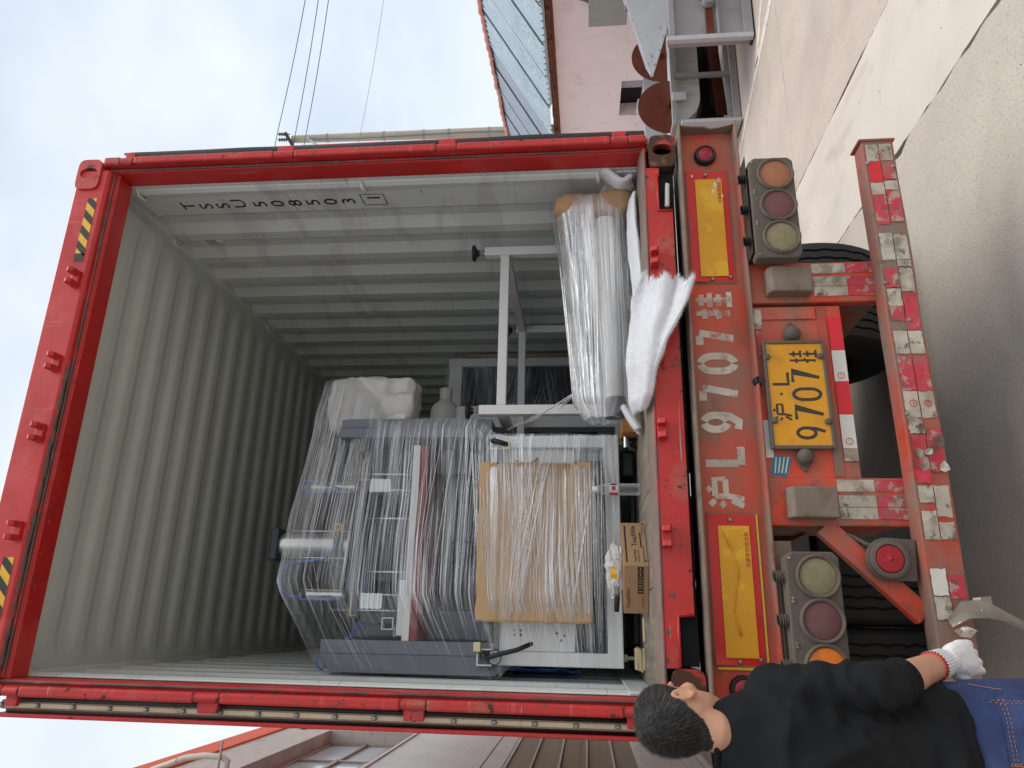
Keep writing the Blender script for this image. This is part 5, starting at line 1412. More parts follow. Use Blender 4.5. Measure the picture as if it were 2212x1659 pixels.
# ---- wooden bits under and beside the frame
sh_ = thing('plywood_shims', 'stack of pale plywood shims under the left levelling bolt', 'shims', (-1.06, .745, ZF))
z = ZF + .0005
for k in range(5):
    a = random.uniform(-.08, .08); m = Matrix.Rotation(a, 3, 'Z')
    MB().obox((-1.06 + random.uniform(-.01, .01), .715 + random.uniform(-.012, .0), z + .0042), .092, .11, .0078, m).build('shim', m_wood, sh_, bevel=.001); z += .0083
o = MB().obox((-.93, .62, ZF + .005), .10, .045, .008, Matrix.Rotation(.1, 3, 'Z')).build('plywood_offcut', m_wood, bevel=.001)
tag(o, 'thin pale plywood offcut lying flat on the container floor beside the carton', 'offcut')
wbk = B('wood_block', m_woodblock, None, -.018, .050, .60, .86, ZF + .001, 1.668, .002)
tag(wbk, 'brown wooden block beneath the right corner of the wrapped machine', 'wood block')

# ---- upturned white table frame
tf = thing('table_frame', 'upturned white steel table frame with black feet pointing up', 'table frame', (.64, 1.4, ZF))
tw = .052
for i, (x, y, zt) in enumerate(((1.085, .80, 2.405), (.150, .80, 2.405), (1.085, 1.95, 2.33), (.150, 1.95, 2.33))):
    B('leg', m_white_steel, tf, x - tw / 2, x + tw / 2, y - tw / 2, y + tw / 2, ZF + .006, zt, .004)
    f = MB().cyl((x, y, zt), (x, y, zt + .035), .008, None, 12).build('foot_bolt', m_bolt, tf, smooth=.6)
    MB().cyl((x, y, zt + .006), (x, y, zt + .014), .014, None, 6).build('nut', m_bolt, f)
    MB().lathe([(.010, .03), (.016, .032), (.022, .044), (.046, .056), (.048, .066), (.044, .070), (0, .070)], (x, y, zt), (0, 0, 1), 24).build('foot_pad', m_blackpl, f, smooth=.6)
for y in (.80, 1.95):
    B('cross_rail', m_white_steel, tf, .150 + tw / 2, 1.085 - tw / 2, y - tw / 2 + .001, y + tw / 2 - .001, 2.262, 2.312, .004)
    B('lower_rail', m_white_steel, tf, .150 + tw / 2, 1.085 - tw / 2, y - tw / 2 + .001, y + tw / 2 - .001, ZF + .006, ZF + .056, .004)
for x in (.150, 1.085):
    B('side_rail', m_white_steel, tf, x - tw / 2 + .001, x + tw / 2 - .001, .80 + tw / 2, 1.95 - tw / 2, 2.262, 2.312, .004)
    B('lower_rail', m_white_steel, tf, x - tw / 2 + .001, x + tw / 2 - .001, .80 + tw / 2, 1.95 - tw / 2, ZF + .006, ZF + .056, .004)

# ---- white cabinet further in, with a dark window and its own film
rc = thing('wrapped_cabinet', 'white cabinet with dark window wrapped in film deep inside container', 'cabinet', (.75, 2.8, ZF))
cyb = 2.55
B('side_panel', m_white_steel, rc, 1.03, 1.10, cyb, cyb + .7, ZF, 2.93, .006); B('side_panel', m_white_steel, rc, .30, .37, cyb, cyb + .7, ZF, 2.93, .006)
B('top_panel', m_white_steel, rc, .37, 1.03, cyb, cyb + .7, 2.82, 2.925, .006); B('bottom_panel', m_white_steel, rc, .37, 1.03, cyb, cyb + .7, ZF, 1.75, .006)
B('dark_window', m_darkglass, rc, .37, 1.03, cyb + .03, cyb + .04, 1.75, 2.82); B('cardboard_strip', m_card_dark, rc, 1.102, 1.13, cyb - .01, cyb + .5, ZF, 2.80)
def rcf(u, v): return Vector((1.12 - .84 * u, cyb - .02 - .01 * noise.noise(Vector((u * 5, v * 7, 0))), 2.95 - 1.2 * v))
film_sheet('stretch_film', rcf, 30, 30, m_film_side, rc, 1.2, 1.); film_pleats('film_pleats', rcf, 70, rc, (.0005, .0012), .25, .1, 21)
pf = MB().lathe([(0, -.16), (.075, -.16), (.10, -.12), (.108, -.05), (.106, .02), (.09, .06), (.055, .09), (.046, .10), (.046, .19), (.042, .19), (.042, .12)], (.52, 2.15, 2.86), (1, 0, 0), 28)
pfo = thing('duct_fitting', 'white plastic duct reducer with short neck behind the machine', 'duct fitting', (.50, 2.15, ZF))
pf.build('reducer', m_pvc, pfo, smooth=.7); B('stand', m_white_steel, pfo, .40, .56, 2.08, 2.22, ZF, 2.765, .006)

# ---- wrapped roll bundle lying across the doorway
rb_ = thing('wrapped_bundle', 'bundle of white tubes and cardboard tightly wrapped in shiny film', 'bundle', (.6, .35, ZF))
MB().cyl((.955, .27, 1.742), (.055, .30, 1.712), .046, .042, 28).build('white_tube', m_pvc, rb_, smooth=.6)
MB().cyl((.97, .40, 1.80), (.12, .36, 1.72), .040, None, 20).build('white_tube', m_pvc, rb_, smooth=.6)
MB().cyl((.97, .46, 1.90), (.30, .40, 1.76), .036, None, 20).build('dark_tube', m_blackpl, rb_, smooth=.6)
MB().cyl((.06, .298, 1.712), (-.03, .305, 1.708), .046, .050, 24).build('end_cap', m_grey_dark, rb_, smooth=.6)
B('dark_block', m_blackpl, rb_, .80, .97, .30, .5, 1.80, 1.90, .01)
cbm = MB()
for (c, r) in (((1.03, .35, 1.865), (.060, .145, .125)), ((1.035, .345, 1.70), (.072, .14, .095))):
    n0 = len(cbm.v); cbm.lathe([(math.sin(PI * i / 8), -math.cos(PI * i / 8)) for i in range(9)], (0, 0, 0), (0, 0, 1), 16)
    for i in range(n0, len(cbm.v)):
        v = Vector(cbm.v[i]); k = (abs(v.x) ** 6 + abs(v.y) ** 6 + abs(v.z) ** 6) ** (-1 / 6); v = v * min(k, 1.5)
        cbm.v[i] = (c[0] + v.x * r[0], c[1] + v.y * r[1], c[2] + v.z * r[2])
me = remesh(cbm, 'cardboard_pad', m_card_dark, .009, 2); displace(me, lambda p: .010 * noise.noise(p * 9) + .006 * (1 - 3 * abs(noise.noise(p * 14))) * .5); obj('cardboard_pad', me, rb_, True)


def bun(u, v):
    """Closed film sleeve: u along the bundle from the right end, v around it."""
    x = 1.080 - 1.12 * u; w_ = (1 - u) ** 1.15
    zt = 2.01 - .115 * u - .015 * math.sin(PI * u); zb = ZF + .012 + .045 * u; yf = .195 + .02 * u; yb_ = .52 - .10 * u
    a = 2 * PI * v; c, s_ = math.cos(a), math.sin(a); k = (abs(c) ** 2.7 + abs(s_) ** 2.7) ** (-1 / 2.7)
    e = 1.0
    if u < .06: e = .80 + .20 * (u / .06) ** .5
    if u > .93: e = 1 - .35 * (u - .93) / .07
    rip = 1 + .025 * noise.noise(Vector((u * 3, c * 3, s_ * 3 + 5))) + .012 * noise.noise(Vector((u * 4, c * 14, s_ * 14)))
    return Vector((x + .012 * noise.noise(Vector((c * 3, s_ * 3, u))), (yf + yb_) / 2 - c * k * (yb_ - yf) / 2 * e * rip, (zt + zb) / 2 + s_ * k * (zt - zb) / 2 * e * rip))


film_sheet('stretch_film', bun, 60, 72, m_film_dense, rb_, 1.2, 3.0, .05)
film_pleats('film_pleats', bun, 100, rb_, (.0006, .0017), .05, .3, 31, (.0, 1.), (0, -.003, .001), (0, .97), spread=.02)
# fan of loose film pleats from the bundle up towards the table leg
def fan(u, v): return Vector((.16 - .20 * u + .10 * v, .42 + .1 * u, 1.80 + .45 * u * (1 - .5 * v) - .05 * v))
film_pleats('film_pleats', fan, 60, rb_, (.0004, .0009), .1, .4, 41)

# ---- cotton batting


def batting(nm, fn, nu, nv, thick, label, fuzz=0):
    mb = MB(); A_ = [[Vector(fn(i / nu, j / nv)) for j in range(nv + 1)] for i in range(nu + 1)]
    mb.grid(lambda u, v: A_[round(u * nu)][round(v * nv)], nu, nv)
    me = mb.mesh(nm, m_batting)
    o = obj('tmpb', me); s = o.modifiers.new('s', 'SOLIDIFY'); s.thickness = thick; s.offset = 0
    s2 = o.modifiers.new('b', 'SUBSURF'); s2.levels = 2; s2.render_levels = 2
    me = evalmesh(o, nm, m_batting)
    displace(me, lambda p: .006 * noise.noise(p * 11) + .0012 * noise.noise(p * 45))
    t = thing(nm, label, 'batting', tuple(A_[nu // 2][nv // 2]), 'pieces of white batting'); obj('cloth', me, t, True)
    if fuzz:
        rn = random.Random(5); fz = MB(); vs_ = me.vertices
        for k in range(fuzz):
            v = vs_[rn.randrange(len(vs_))]; d = (v.normal + Vector((rn.gauss(0, .6), rn.gauss(0, .6), rn.gauss(0, .6)))).normalized(); L_ = rn.uniform(.003, .013)
            sd = d.orthogonal().normalized() * .00055
            fz.add([v.co - sd, v.co + sd, v.co + d * L_ + Vector((0, 0, -.001))], [(0, 1, 2)])
        fr_ = [v for v in vs_ if v.co.x > .395] if nm == 'batting_cloth' else []
        for k in range(5000 if fr_ else 0):            # long teased fibres at the torn end
            v = fr_[rn.randrange(len(fr_))]
            if rn.random() > (v.co.x - .38) / .16: continue
            d = Vector((1., rn.gauss(-.2, .3), rn.gauss(.0, .45))).normalized(); L_ = rn.uniform(.006, .030); sd = d.orthogonal().normalized() * .0007
            fz.add([v.co - sd, v.co + sd, v.co + d * L_ + Vector((0, 0, rn.gauss(0, .003)))], [(0, 1, 2)])
        f = fz.build('fuzz', m_batting, t); f['kind'] = 'stuff'
    return t


UPR = [(0, (-.065, .13, 1.640)), (.08, (-.03, .10, 1.660)), (.30, (.12, .06, 1.672)), (.55, (.27, .05, 1.655)), (.80, (.42, .045, 1.640)), (1, (.535, .02, 1.600))]
LOW = [(0, (-.07, .02, 1.600)), (.08, (-.03, -.05, 1.585)), (.30, (.09, -.082, 1.555)), (.55, (.20, -.090, 1.510)), (.80, (.33, -.092, 1.435)), (1, (.43, -.092, 1.395))]


def bat_fn(u, v):
    a, b = pws(UPR, u), pws(LOW, u); p = a.lerp(b, v)
    p.y -= .03 * math.sin(PI * v) * (1 - .3 * u) + .014 * math.sin(v * 11 + u * 3) * (.25 + u) 
    p += Vector((.015 * noise.noise(Vector((u * 3, v * 3, 1))), .008 * noise.noise(Vector((u * 3, v * 4, 4))), .010 * noise.noise(Vector((u * 3, v * 3, 7)))))
    if u > .86:                                       # torn fringe
        t = (u - .86) / .14; p += Vector((.055, 0, -.005)) * t * (noise.noise(Vector((v * 4.6, 3, 0))) * 1.4 - .05)
    return p


batting('batting_cloth', bat_fn, 36, 22, .020, 'torn white cotton batting hanging over the red sill', 22000)
batting('batting_wad', lambda u, v: (1.13 - .03 * math.sin(v * 5), .14 + .22 * u, ZF + .02 + .14 * v + .012 * math.sin(u * 8)), 8, 8, .030, 'folded white batting wad in the right corner behind the bundle', 1500)
batting('batting_strip', lambda u, v: (.16 + .86 * u, .10 + .10 * v + .012 * math.sin(u * 14), ZF + .012 + .03 * v + .010 * math.sin(u * 9 + v)), 30, 6, .016, 'long white batting strip lying under the wrapped bundle', 1500)
batting('batting_tuck', lambda u, v: (-.10 + .11 * u, .22 + .12 * v, ZF + .02 + .07 * u + .01 * math.sin(v * 6)), 8, 8, .024, 'small twisted white batting tail left of the bundle', 600)

# ---- water bottle
bt = thing('water_bottle', 'clear plastic water bottle with white cap on the container floor', 'bottle', (-.300, .60, ZF))
bx, by = -.300, .600
prof = [(0, .001), (.024, .001), (.0285, .006)] + [q for k in range(5) for q in ((.030, .014 + k * .017), (.0270, .022 + k * .017))] + [(.030, .100), (.0302, .104), (.0302, .148), (.0295, .154), (.026, .172), (.019, .192), (.0130, .204), (.0130, .212)]
MB().lathe(prof, (bx, by, ZF), (0, 0, 1), 28).build('body', m_bottle, bt, smooth=True)
MB().lathe([(0, .004), (.026, .004), (.027, .02), (.026, .09), (.027, .14), (0, .14)], (bx, by, ZF), (0, 0, 1), 20).build('water', clear_mat('water', .03, rough=.03, bs=5, bump=.1), bt, smooth=.6)
MB().lathe([(.0158, .205), (.0160, .208), (.0160, .226), (.0140, .228), (0, .228)], (bx, by, ZF), (0, 0, 1), 24).build('cap', m_capwhite, bt, smooth=.6)
lb_ = MB().lathe([(.0306, .106), (.0306, .148)], (bx, by, ZF), (0, 0, 1), 28).build('label', m_label, bt, smooth=True)
for (a0, a1, z0, z1, mt) in ((.30, .95, .118, .136, m_redink), (1.15, 1.5, .112, .142, m_black_ink), (2.2, 2.7, .108, .147, m_redink), (-.5, -.1, .108, .147, m_redink)):
    MB().grid(lambda u, v: (bx + .0309 * math.cos(-PI / 2 - .6 + a0 + (a1 - a0) * u), by + .0309 * math.sin(-PI / 2 - .6 + a0 + (a1 - a0) * u), ZF + z0 + (z1 - z0) * v), 4, 1).build('label_print', mt, lb_)

# ---- printed carton with a bag and a wrench on it
ct = thing('printed_carton', 'small brown printed carton near the sill edge', 'carton', (-.69, .42, ZF))
c0 = Vector((-.675, .268, ZF + .001)); ea = Vector((.200, .185, 0)); eb_ = Vector((-.190, .092, 0)); hz = Vector((0, 0, .104))
la, lb2 = ea.length, eb_.length; ea_, ebn = ea.normalized(), eb_.normalized()
V = [c0, c0 + ea, c0 + ea + eb_, c0 + eb_]; V = V + [v + hz for v in V]
MB().add(V, [(3, 2, 1, 0), (4, 5, 6, 7), (0, 1, 5, 4), (1, 2, 6, 5), (2, 3, 7, 6), (3, 0, 4, 7)]).build('box', m_card_dark, ct, bevel=.003)
na = Vector((ea_.y, -ea_.x, 0)) * .0012; nb = Vector((-ebn.y, ebn.x, 0)) * .0012
if nb.y > 0: nb = -nb
upz = Vector((0, 0, 1))
def on_a(u, z): return c0 + ea_ * u + upz * z + na
def on_b(u, z): return c0 + eb_ * 1.0 - ebn * u + upz * z + nb       # reads left to right
def fA(u, z): return frame(on_a(u, z), ea_, upz)
def fB(u, z): return frame(on_b(u, z), -ebn, upz)
text('TouchWin', .032, m_black_ink, ct, fA(.118, .042), name='carton_print', ext=.0002, sx=.95)
text('Touch Panel', .015, m_black_ink, ct, fA(.020, .048), name='carton_print', ext=.0002)
text('Human Machine Interface', .007, m_black_ink, ct, fA(.022, .036), name='carton_print', ext=.0002)
text('Wuxi XINJE Electric Co., Ltd.', .008, m_black_ink, ct, fA(.020, .014), name='carton_print', ext=.0002); text('www.xinje.com', .008, m_black_ink, ct, fA(.190, .012), name='carton_print', ext=.0002)
def strip(f, u0, u1, z0, z1, nm='carton_print', mt=m_black_ink):
    MB().add([f(u0, z0), f(u1, z0), f(u1, z1), f(u0, z1)], [(0, 1, 2, 3)]).build(nm, mt, ct)
strip(on_a, .020, .250, .086, .092); strip(on_a, .110, .205, .022, .027); strip(on_a, .02, .035, .008, .012); strip(on_a, .255, .265, .008, .014)
text('TouchWin', .020, m_black_ink, ct, fB(.025, .078), name='carton_print', ext=.0002); text('Touch Panel', .009, m_black_ink, ct, fB(.030, .022), name='carton_print', ext=.0002)
for k in range(5):
    u = .088 + k * .024; strip(on_b, u, u + .021, .022, .046)
    def on_b2(uu, zz): return on_b(uu, zz) + nb * .5
    if k in (0,): strip(on_b2, u + .008, u + .013, .026, .042, mt=m_card_dark)
    if k in (1, 2): strip(on_b2, u + .005, u + .008, .026, .042, mt=m_card_dark); strip(on_b2, u + .012, u + .015, .026, .042, mt=m_card_dark)
    if k in (3, 4): strip(on_b2, u + .004, u + .017, .032, .037, mt=m_card_dark)
bg_ = MB()
bg_.lathe([(math.sin(PI * i / 14), -math.cos(PI * i / 14)) for i in range(15)], (0, 0, 0), (0, 0, 1), 28)
bc = c0 + ea * .35 + eb_ * .45 + Vector((0, 0, .104 + .034))
bg_.v = [tuple(bc + Vector((v[0] * .115, v[1] * .06, v[2] * .033)) + Vector((.018 * noise.noise(Vector(v) * 3.2), .018 * noise.noise(Vector(v) * 3.2 + Vector((9, 0, 0))), .018 * noise.noise(Vector(v) * 4 + Vector((0, 9, 0)))))) for v in bg_.v]
bgo = thing('plastic_bag', 'crumpled clear plastic bag with yellow print on top of the carton', 'bag', tuple(bc)); bg_.build('bag', m_bag, bgo)
MB().grid(lambda u, v: bc + Vector((.012 - .05 * u, -.066 + .004 * math.sin(u * 8), -.005 + .022 * v + .004 * math.sin(v * 4 + u * 6))), 6, 3).build('bag_print', m_yellow, bgo)
wr_ = thing('wrench', 'chrome adjustable wrench with black grip lying across the carton', 'wrench', tuple(c0 + hz))
w0, w1 = at(1340, 1322, .36), at(1338, 1178, .36)
w0, w1 = Vector(w0), Vector(w1); zt_ = ZF + .104 + .018
for p in (w0, w1): p.z = zt_
w0.z += .012; dW = (w1 - w0)
MB().tube([w0, w0 + dW * .20, w0 + dW * .38], [.010, .0125, .0105], 12).build('grip', m_rubber, wr_, smooth=True)
MB().bar(w0 + dW * .36, w0 + dW * .78, .008, .018).build('shank', m_chrome, wr_, bevel=.003)
hdw = w0 + dW * .78; dn = dW.normalized()
MB().bar(hdw, hdw + dn * .055 + Vector((0, 0, .012)), .012, .026).build('jaw', m_chrome, wr_, bevel=.004)
MB().bar(hdw + dn * .02 + Vector((0, 0, -.012)), hdw + dn * .055 + Vector((0, 0, -.010)), .012, .012).build('lower_jaw', m_chrome, wr_, bevel=.003)


# ================================================================== PERSON
from mathutils.bvhtree import BVHTree
MX, MY = -1.21, -.70
man = thing('person', 'man in black sweatshirt and blue jeans, white glove, back to the camera', 'person', (MX, MY, 0))
BW = Matrix.Translation((MX, MY, 0)) @ Matrix.Rotation(.06, 4, 'Z')
def bw(x, y, z): return BW @ Vector((x, y, z))


def loft(mb, rings, n=28, e=2.4):
    """rings: (centre, half width vector, half depth vector)."""
    o = len(mb.v)
    for c, a, b in rings:
        for j in range(n):
            t = 2 * PI * j / n; cc, ss = math.cos(t), math.sin(t); k = (abs(cc) ** e + abs(ss) ** e) ** (-1 / e)
            mb.v.append(tuple(Vector(c) + Vector(a) * cc * k + Vector(b) * ss * k))
    for i in range(len(rings) - 1):
        for j in range(n): mb.f.append((o + i * n + j, o + i * n + (j + 1) % n, o + (i + 1) * n + (j + 1) % n, o + (i + 1) * n + j))
    mb.f.append(tuple(o + j for j in reversed(range(n)))); mb.f.append(tuple(o + (len(rings) - 1) * n + j for j in range(n)))


def ell(mb, c, r, m=None, n=16):
    o = len(mb.v); mb.lathe([(math.sin(PI * i / 10), -math.cos(PI * i / 10)) for i in range(11)], (0, 0, 0), (0, 0, 1), n)
    for i in range(o, len(mb.v)):
        v = Vector((mb.v[i][0] * r[0], mb.v[i][1] * r[1], mb.v[i][2] * r[2]))
        if m is not None: v = m @ v
        mb.v[i] = tuple(Vector(c) + v)


# head frame: turned to his right and a little down
HC = Vector((MX + .062, MY - .02, 1.607))
HR = Matrix.Rotation(-math.radians(30), 3, 'Z') @ Matrix.Rotation(-math.radians(9), 3, 'X')
def hd_(x, y, z): return HC + HR @ Vector((x, y, z))
body = MB(); rings = []
for z, a, yb_, yf in ((-.113, .020, .040, .080), (-.100, .036, .010, .092), (-.075, .056, -.035, .096), (-.050, .065, -.070, .095), (-.020, .070, -.088, .093), (.010, .074, -.097, .092), (.040, .076, -.099, .094), (.070, .072, -.092, .086), (.095, .058, -.074, .066), (.110, .036, -.045, .040), (.117, .010, -.012, .010)):
    rings.append((hd_(0, (yb_ + yf) / 2, z), HR @ Vector((a, 0, 0)), HR @ Vector((0, (yf - yb_) / 2, 0))))
loft(body, rings, 32, 2.2)
body.tube([hd_(0, .086, .030), hd_(0, .102, .0), hd_(0, .116, -.024), hd_(0, .100, -.036)], [.009, .011, .014, .012], 10)
for s in (-1, 1):
    ell(body, hd_(s * .030, .086, .028), (.026, .014, .010), HR); ell(body, hd_(s * .012, .100, -.030), (.010, .012, .008), HR); ell(body, hd_(s * .045, .070, -.02), (.022, .020, .022), HR)
    er = HR @ Matrix.Rotation(s * math.radians(-14), 3, 'Z') @ Matrix.Rotation(math.radians(12), 3, 'X')
    ec = hd_(s * .0745, -.004, -.010)
    body.tube([ec + er @ Vector((s * .008, .004 + .0145 * math.cos(t), .0265 * math.sin(t) + (.004 if math.sin(t) > 0 else 0))) for t in [PI * 2 * i / 16 for i in range(17)]], .0046, 8)
    ell(body, ec + er @ Vector((s * .001, .006, -.002)), (.005, .014, .024), er); ell(body, ec + er @ Vector((s * .004, .008, -.030)), (.005, .008, .009), er)
ell(body, hd_(0, .096, -.062), (.024, .008, .006), HR); ell(body, hd_(0, .095, -.071), (.020, .009, .006), HR); ell(body, hd_(0, .088, -.1), (.02, .014, .014), HR)
body.tube([hd_(0, -.018, -.045), hd_(0, -.022, -.09), bw(.022, -.012, 1.455), bw(.005, -.01, 1.38)], [.053, .052, .058, .085], 20)
TR = [(.80, .170, .120, -.01), (.92, .165, .115, 0), (1.05, .165, .11, 0), (1.2, .18, .115, 0), (1.32, .185, .11, -.01), (1.40, .15, .08, -.01), (1.44, .08, .06, -.01)]
loft(body, [(bw(0, cy_, z), BW.to_3x3() @ Vector((a, 0, 0)), BW.to_3x3() @ Vector((0, b, 0))) for z, a, b, cy_ in TR])
SHO, ELB, WRI = bw(.142, -.035, 1.370), bw(.160, -.150, 1.115), bw(.220, .035, .900)
body.tube([bw(.10, -.01, 1.38), SHO, SHO.lerp(ELB, .5), ELB, ELB.lerp(WRI, .3), ELB.lerp(WRI, .7), WRI, WRI + (WRI - ELB) * .25], [.045, .042, .040, .040, .043, .038, .031, .030], 18)
SL, EL, WL = bw(-.165, -.02, 1.375), bw(-.215, .02, 1.12), bw(-.16, .25, 1.08)
body.tube([bw(-.10, -.01, 1.38), SL, SL.lerp(EL, .5), EL, EL.lerp(WL, .3), EL.lerp(WL, .7), WL, WL + (WL - EL) * .3], [.055, .052, .046, .042, .043, .034, .029, .03], 18)
for s in (-1, 1):
    body.tube([bw(s * .08, -.02, .85), bw(s * .09, -.02, .72), bw(s * .10, .0, .47), bw(s * .10, -.02, .30), bw(s * .105, -.02, .08)], [.10, .09, .058, .056, .042], 18)
me = remesh(body, 'body', m_skin, .0052, 4, .5)
obj('body', me, man, True)

# hair: scalp cap that follows the skull, plus short strands running out from the whorl
def tmax(ph):
    """How far down the hair grows, by direction round the head (0 = front)."""
    a = abs(ph)
    tab = [(0, 46), (.5, 52), (.9, 66), (1.1, 80), (1.35, 88), (1.75, 88), (1.95, 106), (2.2, 132), (2.5, 144), (PI, 148)]
    for i in range(len(tab) - 1):
        if a <= tab[i + 1][0]: t = (a - tab[i][0]) / (tab[i + 1][0] - tab[i][0]); return math.radians(tab[i][1] + (tab[i + 1][1] - tab[i][1]) * t)
    return math.radians(148)


HBV = BVHTree.FromPolygons([v.co.copy() for v in me.vertices], [tuple(q.vertices) for q in me.polygons])


def skull(ph, th, lift=0.):
    d = Vector((math.sin(th) * math.sin(ph), math.sin(th) * math.cos(ph), math.cos(th)))
    if th > 1.22 and 1.2 < abs(ph) < 1.9: return skull0(ph, th, lift + .002)      # over the ears the cap follows the plain skull
    c = Vector((0, -.004, .0)); hit = HBV.ray_cast(HC + HR @ (c + d * .20), HR @ (-d))
    if hit[0] is None: return skull0(ph, th, lift)
    return HR.inverted() @ (hit[0] - HC) + d * lift


def skull0(ph, th, lift=0.):
    x, y, z = math.sin(th) * math.sin(ph), math.sin(th) * math.cos(ph), math.cos(th)
    rx, ryf, ryb, rz = .0775, .096, .1015, .1185
    zz_ = z * (rz if z > 0 else .112); kk = 1 + (.0 if z > 0 else .10 * z)
    p = Vector((x * rx * kk, y * (ryf if y > 0 else ryb) * kk, zz_))
    return p * (1 + lift / .09)


cap = MB(); NP, NT_ = 64, 26; V = []
for i in range(NP):
    ph = -PI + 2 * PI * i / NP
    for j in range(NT_ + 1):
        th = tmax(ph) * (j / NT_); edge = min(1, (1 - j / NT_) * 9)
        l_ = .0030 * edge + .001 * edge * noise.noise(Vector((math.sin(ph) * 5, math.cos(ph) * 5, th * 6))) - .001
        V.append(HC + HR @ skull(ph, th, l_))
F = [(i * (NT_ + 1) + j, ((i + 1) % NP) * (NT_ + 1) + j, ((i + 1) % NP) * (NT_ + 1) + j + 1, i * (NT_ + 1) + j + 1) for i in range(NP) for j in range(NT_)]
cap.add(V, F); hair = cap.build('hair', m_hair, man, smooth=True)
rn = random.Random(11); st, sg = MB(), MB(); WH = skull(PI - .15, math.radians(38)).normalized()
for k in range(20000):
    ph = rn.uniform(-PI, PI); th = tmax(ph) * (.94 if abs(ph) > 1.9 else 1.) * math.sqrt(rn.random()) ** .9
    p = skull(ph, th, .002); nrm = p.normalized(); fl_ = (nrm - WH * nrm.dot(WH))
    fl_ = (nrm - WH); fl_ = (fl_ - nrm * fl_.dot(nrm))
    if fl_.length < 1e-3: continue
    fl_.normalize(); sw = nrm.cross(fl_) * .35
    d = (nrm * rn.uniform(.22, .5) + fl_ * .95 + sw + Vector((rn.gauss(0, .10), rn.gauss(0, .10), rn.gauss(0, .10)))).normalized()
    short = min(1, max(.18, (tmax(ph) - th) * 2.0)); L_ = rn.uniform(.010, .020) * short
    sd = d.cross(nrm).normalized() * .00042; q = p + d * L_
    (sg if rn.random() < .12 else st).add([HC + HR @ (p - sd), HC + HR @ (p + sd), HC + HR @ (q + nrm * -.0005)], [(0, 1, 2)])
for m_, mt in ((st, m_hair), (sg, m_hair_grey)):
    o = m_.build('hair_strands', mt, hair); o['kind'] = 'stuff'
for s in (-1, 1):
    MB().lathe([(math.sin(PI * i / 8) * .011, -math.cos(PI * i / 8) * .011) for i in range(9)], hd_(s * .031, .081, .006), (0, 0, 1), 12).build('eye', m_capwhite, man, smooth=True)
    MB().tube([hd_(s * (.014 + .011 * t), .098 - .004 * t * t * .6, .036 + .003 * math.sin(t * 1.2)) for t in range(4)], [.002, .0035, .003, .001], 6).build('eyebrow', m_hair, man, smooth=True)

# sweatshirt
sh2 = MB(); Rm = BW.to_3x3()
TS = [(z_, a_ * .93, b_, c_) for z_, a_, b_, c_ in [(.908, .188, .132, -.005), (.925, .192, .138, -.005), (.95, .192, .138, -.005), (1.0, .186, .130, 0), (1.1, .186, .128, 0), (1.2, .196, .130, -.005), (1.30, .200, .128, -.012), (1.37, .190, .112, -.016), (1.420, .160, .098, -.018), (1.462, .134, .090, -.018), (1.500, .098, .078, -.016), (1.522, .084, .072, -.014)]]
def shirt_c(z): return .055 * max(0, (z - 1.40) / .09) * .35
loft(sh2, [(bw(shirt_c(z), cy_, z), Rm @ Vector((a, 0, 0)), Rm @ Vector((0, b, 0))) for z, a, b, cy_ in TS], 32, 2.5)
def sleeve(P, R_): sh2.tube(P, R_, 22)
U1 = SHO.lerp(ELB, .35); U2 = SHO.lerp(ELB, .7); F1 = ELB.lerp(WRI, .12); F2 = ELB.lerp(WRI, .25)
sleeve(smoothpts([bw(.09, -.015, 1.385), SHO + Vector((-.005, 0, .0)), U1, U2, ELB, F1, F2], 4), [v_ - .007 for v_ in (.075, .074, .072, .071, .071, .070, .069, .067, .066, .066, .065, .064, .063, .063, .063, .063, .062, .061, .061, .060, .059, .058, .057, .056, .055)])
U1 = SL.lerp(EL, .35); U2 = SL.lerp(EL, .7); F1 = EL.lerp(WL, .22); F2 = EL.lerp(WL, .46)
sleeve(smoothpts([bw(-.09, -.015, 1.385), SL, U1, U2, EL, F1, F2], 4), [.075, .074, .072, .071, .071, .070, .069, .067, .066, .066, .065, .064, .063, .063, .063, .063, .062, .061, .061, .059, .058, .056, .055, .053, .052])
me = remesh(sh2, 'sweatshirt', m_shirt, .0075, 5, .5)
CUF = ELB.lerp(WRI, .25)


def folds(p):
    r = 0.
    arm = (p - SHO); ax = (ELB - SHO).normalized(); t = arm.dot(ax); rad = (arm - ax * t).length
    a2 = (p - ELB); ax2 = (WRI - ELB).normalized(); t2 = a2.dot(ax2); rad2 = (a2 - ax2 * t2).length
    if rad2 < .09 and -.02 < t2 < .10 and (t2 > 0 or rad < .1):                         # bunched sleeve
        ph = t2 * 230 + 2.2 * noise.noise(p * 16)
        r += .0055 * math.sin(ph) * min(1, (t2 + .02) * 20)
    elif rad < .09 and t > .02:
        r += .006 * math.sin(t * 95 + 3 * noise.noise(p * 11) + (p.x - SHO.x) * 30) * (.25 + .75 * min(1, t / .22))
    # long diagonal drapes over the back
    q = Vector(((p.x - MX) * 2.2 + (p.z - 1.1) * 3.4, p.y * 1.2, (p.z - 1.1) * 1.6 - (p.x - MX) * 3.0))
    f1 = 1 - abs(noise.noise(q * 1.3)) * 2; f2 = 1 - abs(noise.noise(q * 2.9 + Vector((3, 1, 0)))) * 2
    r += .014 * f1 * abs(f1) + .004 * f2 * abs(f2) - .007
    r += .004 * noise.noise(p * 18)
    if p.z < .945: r -= .004 * (1 if p.z > .928 else 0)
    return r


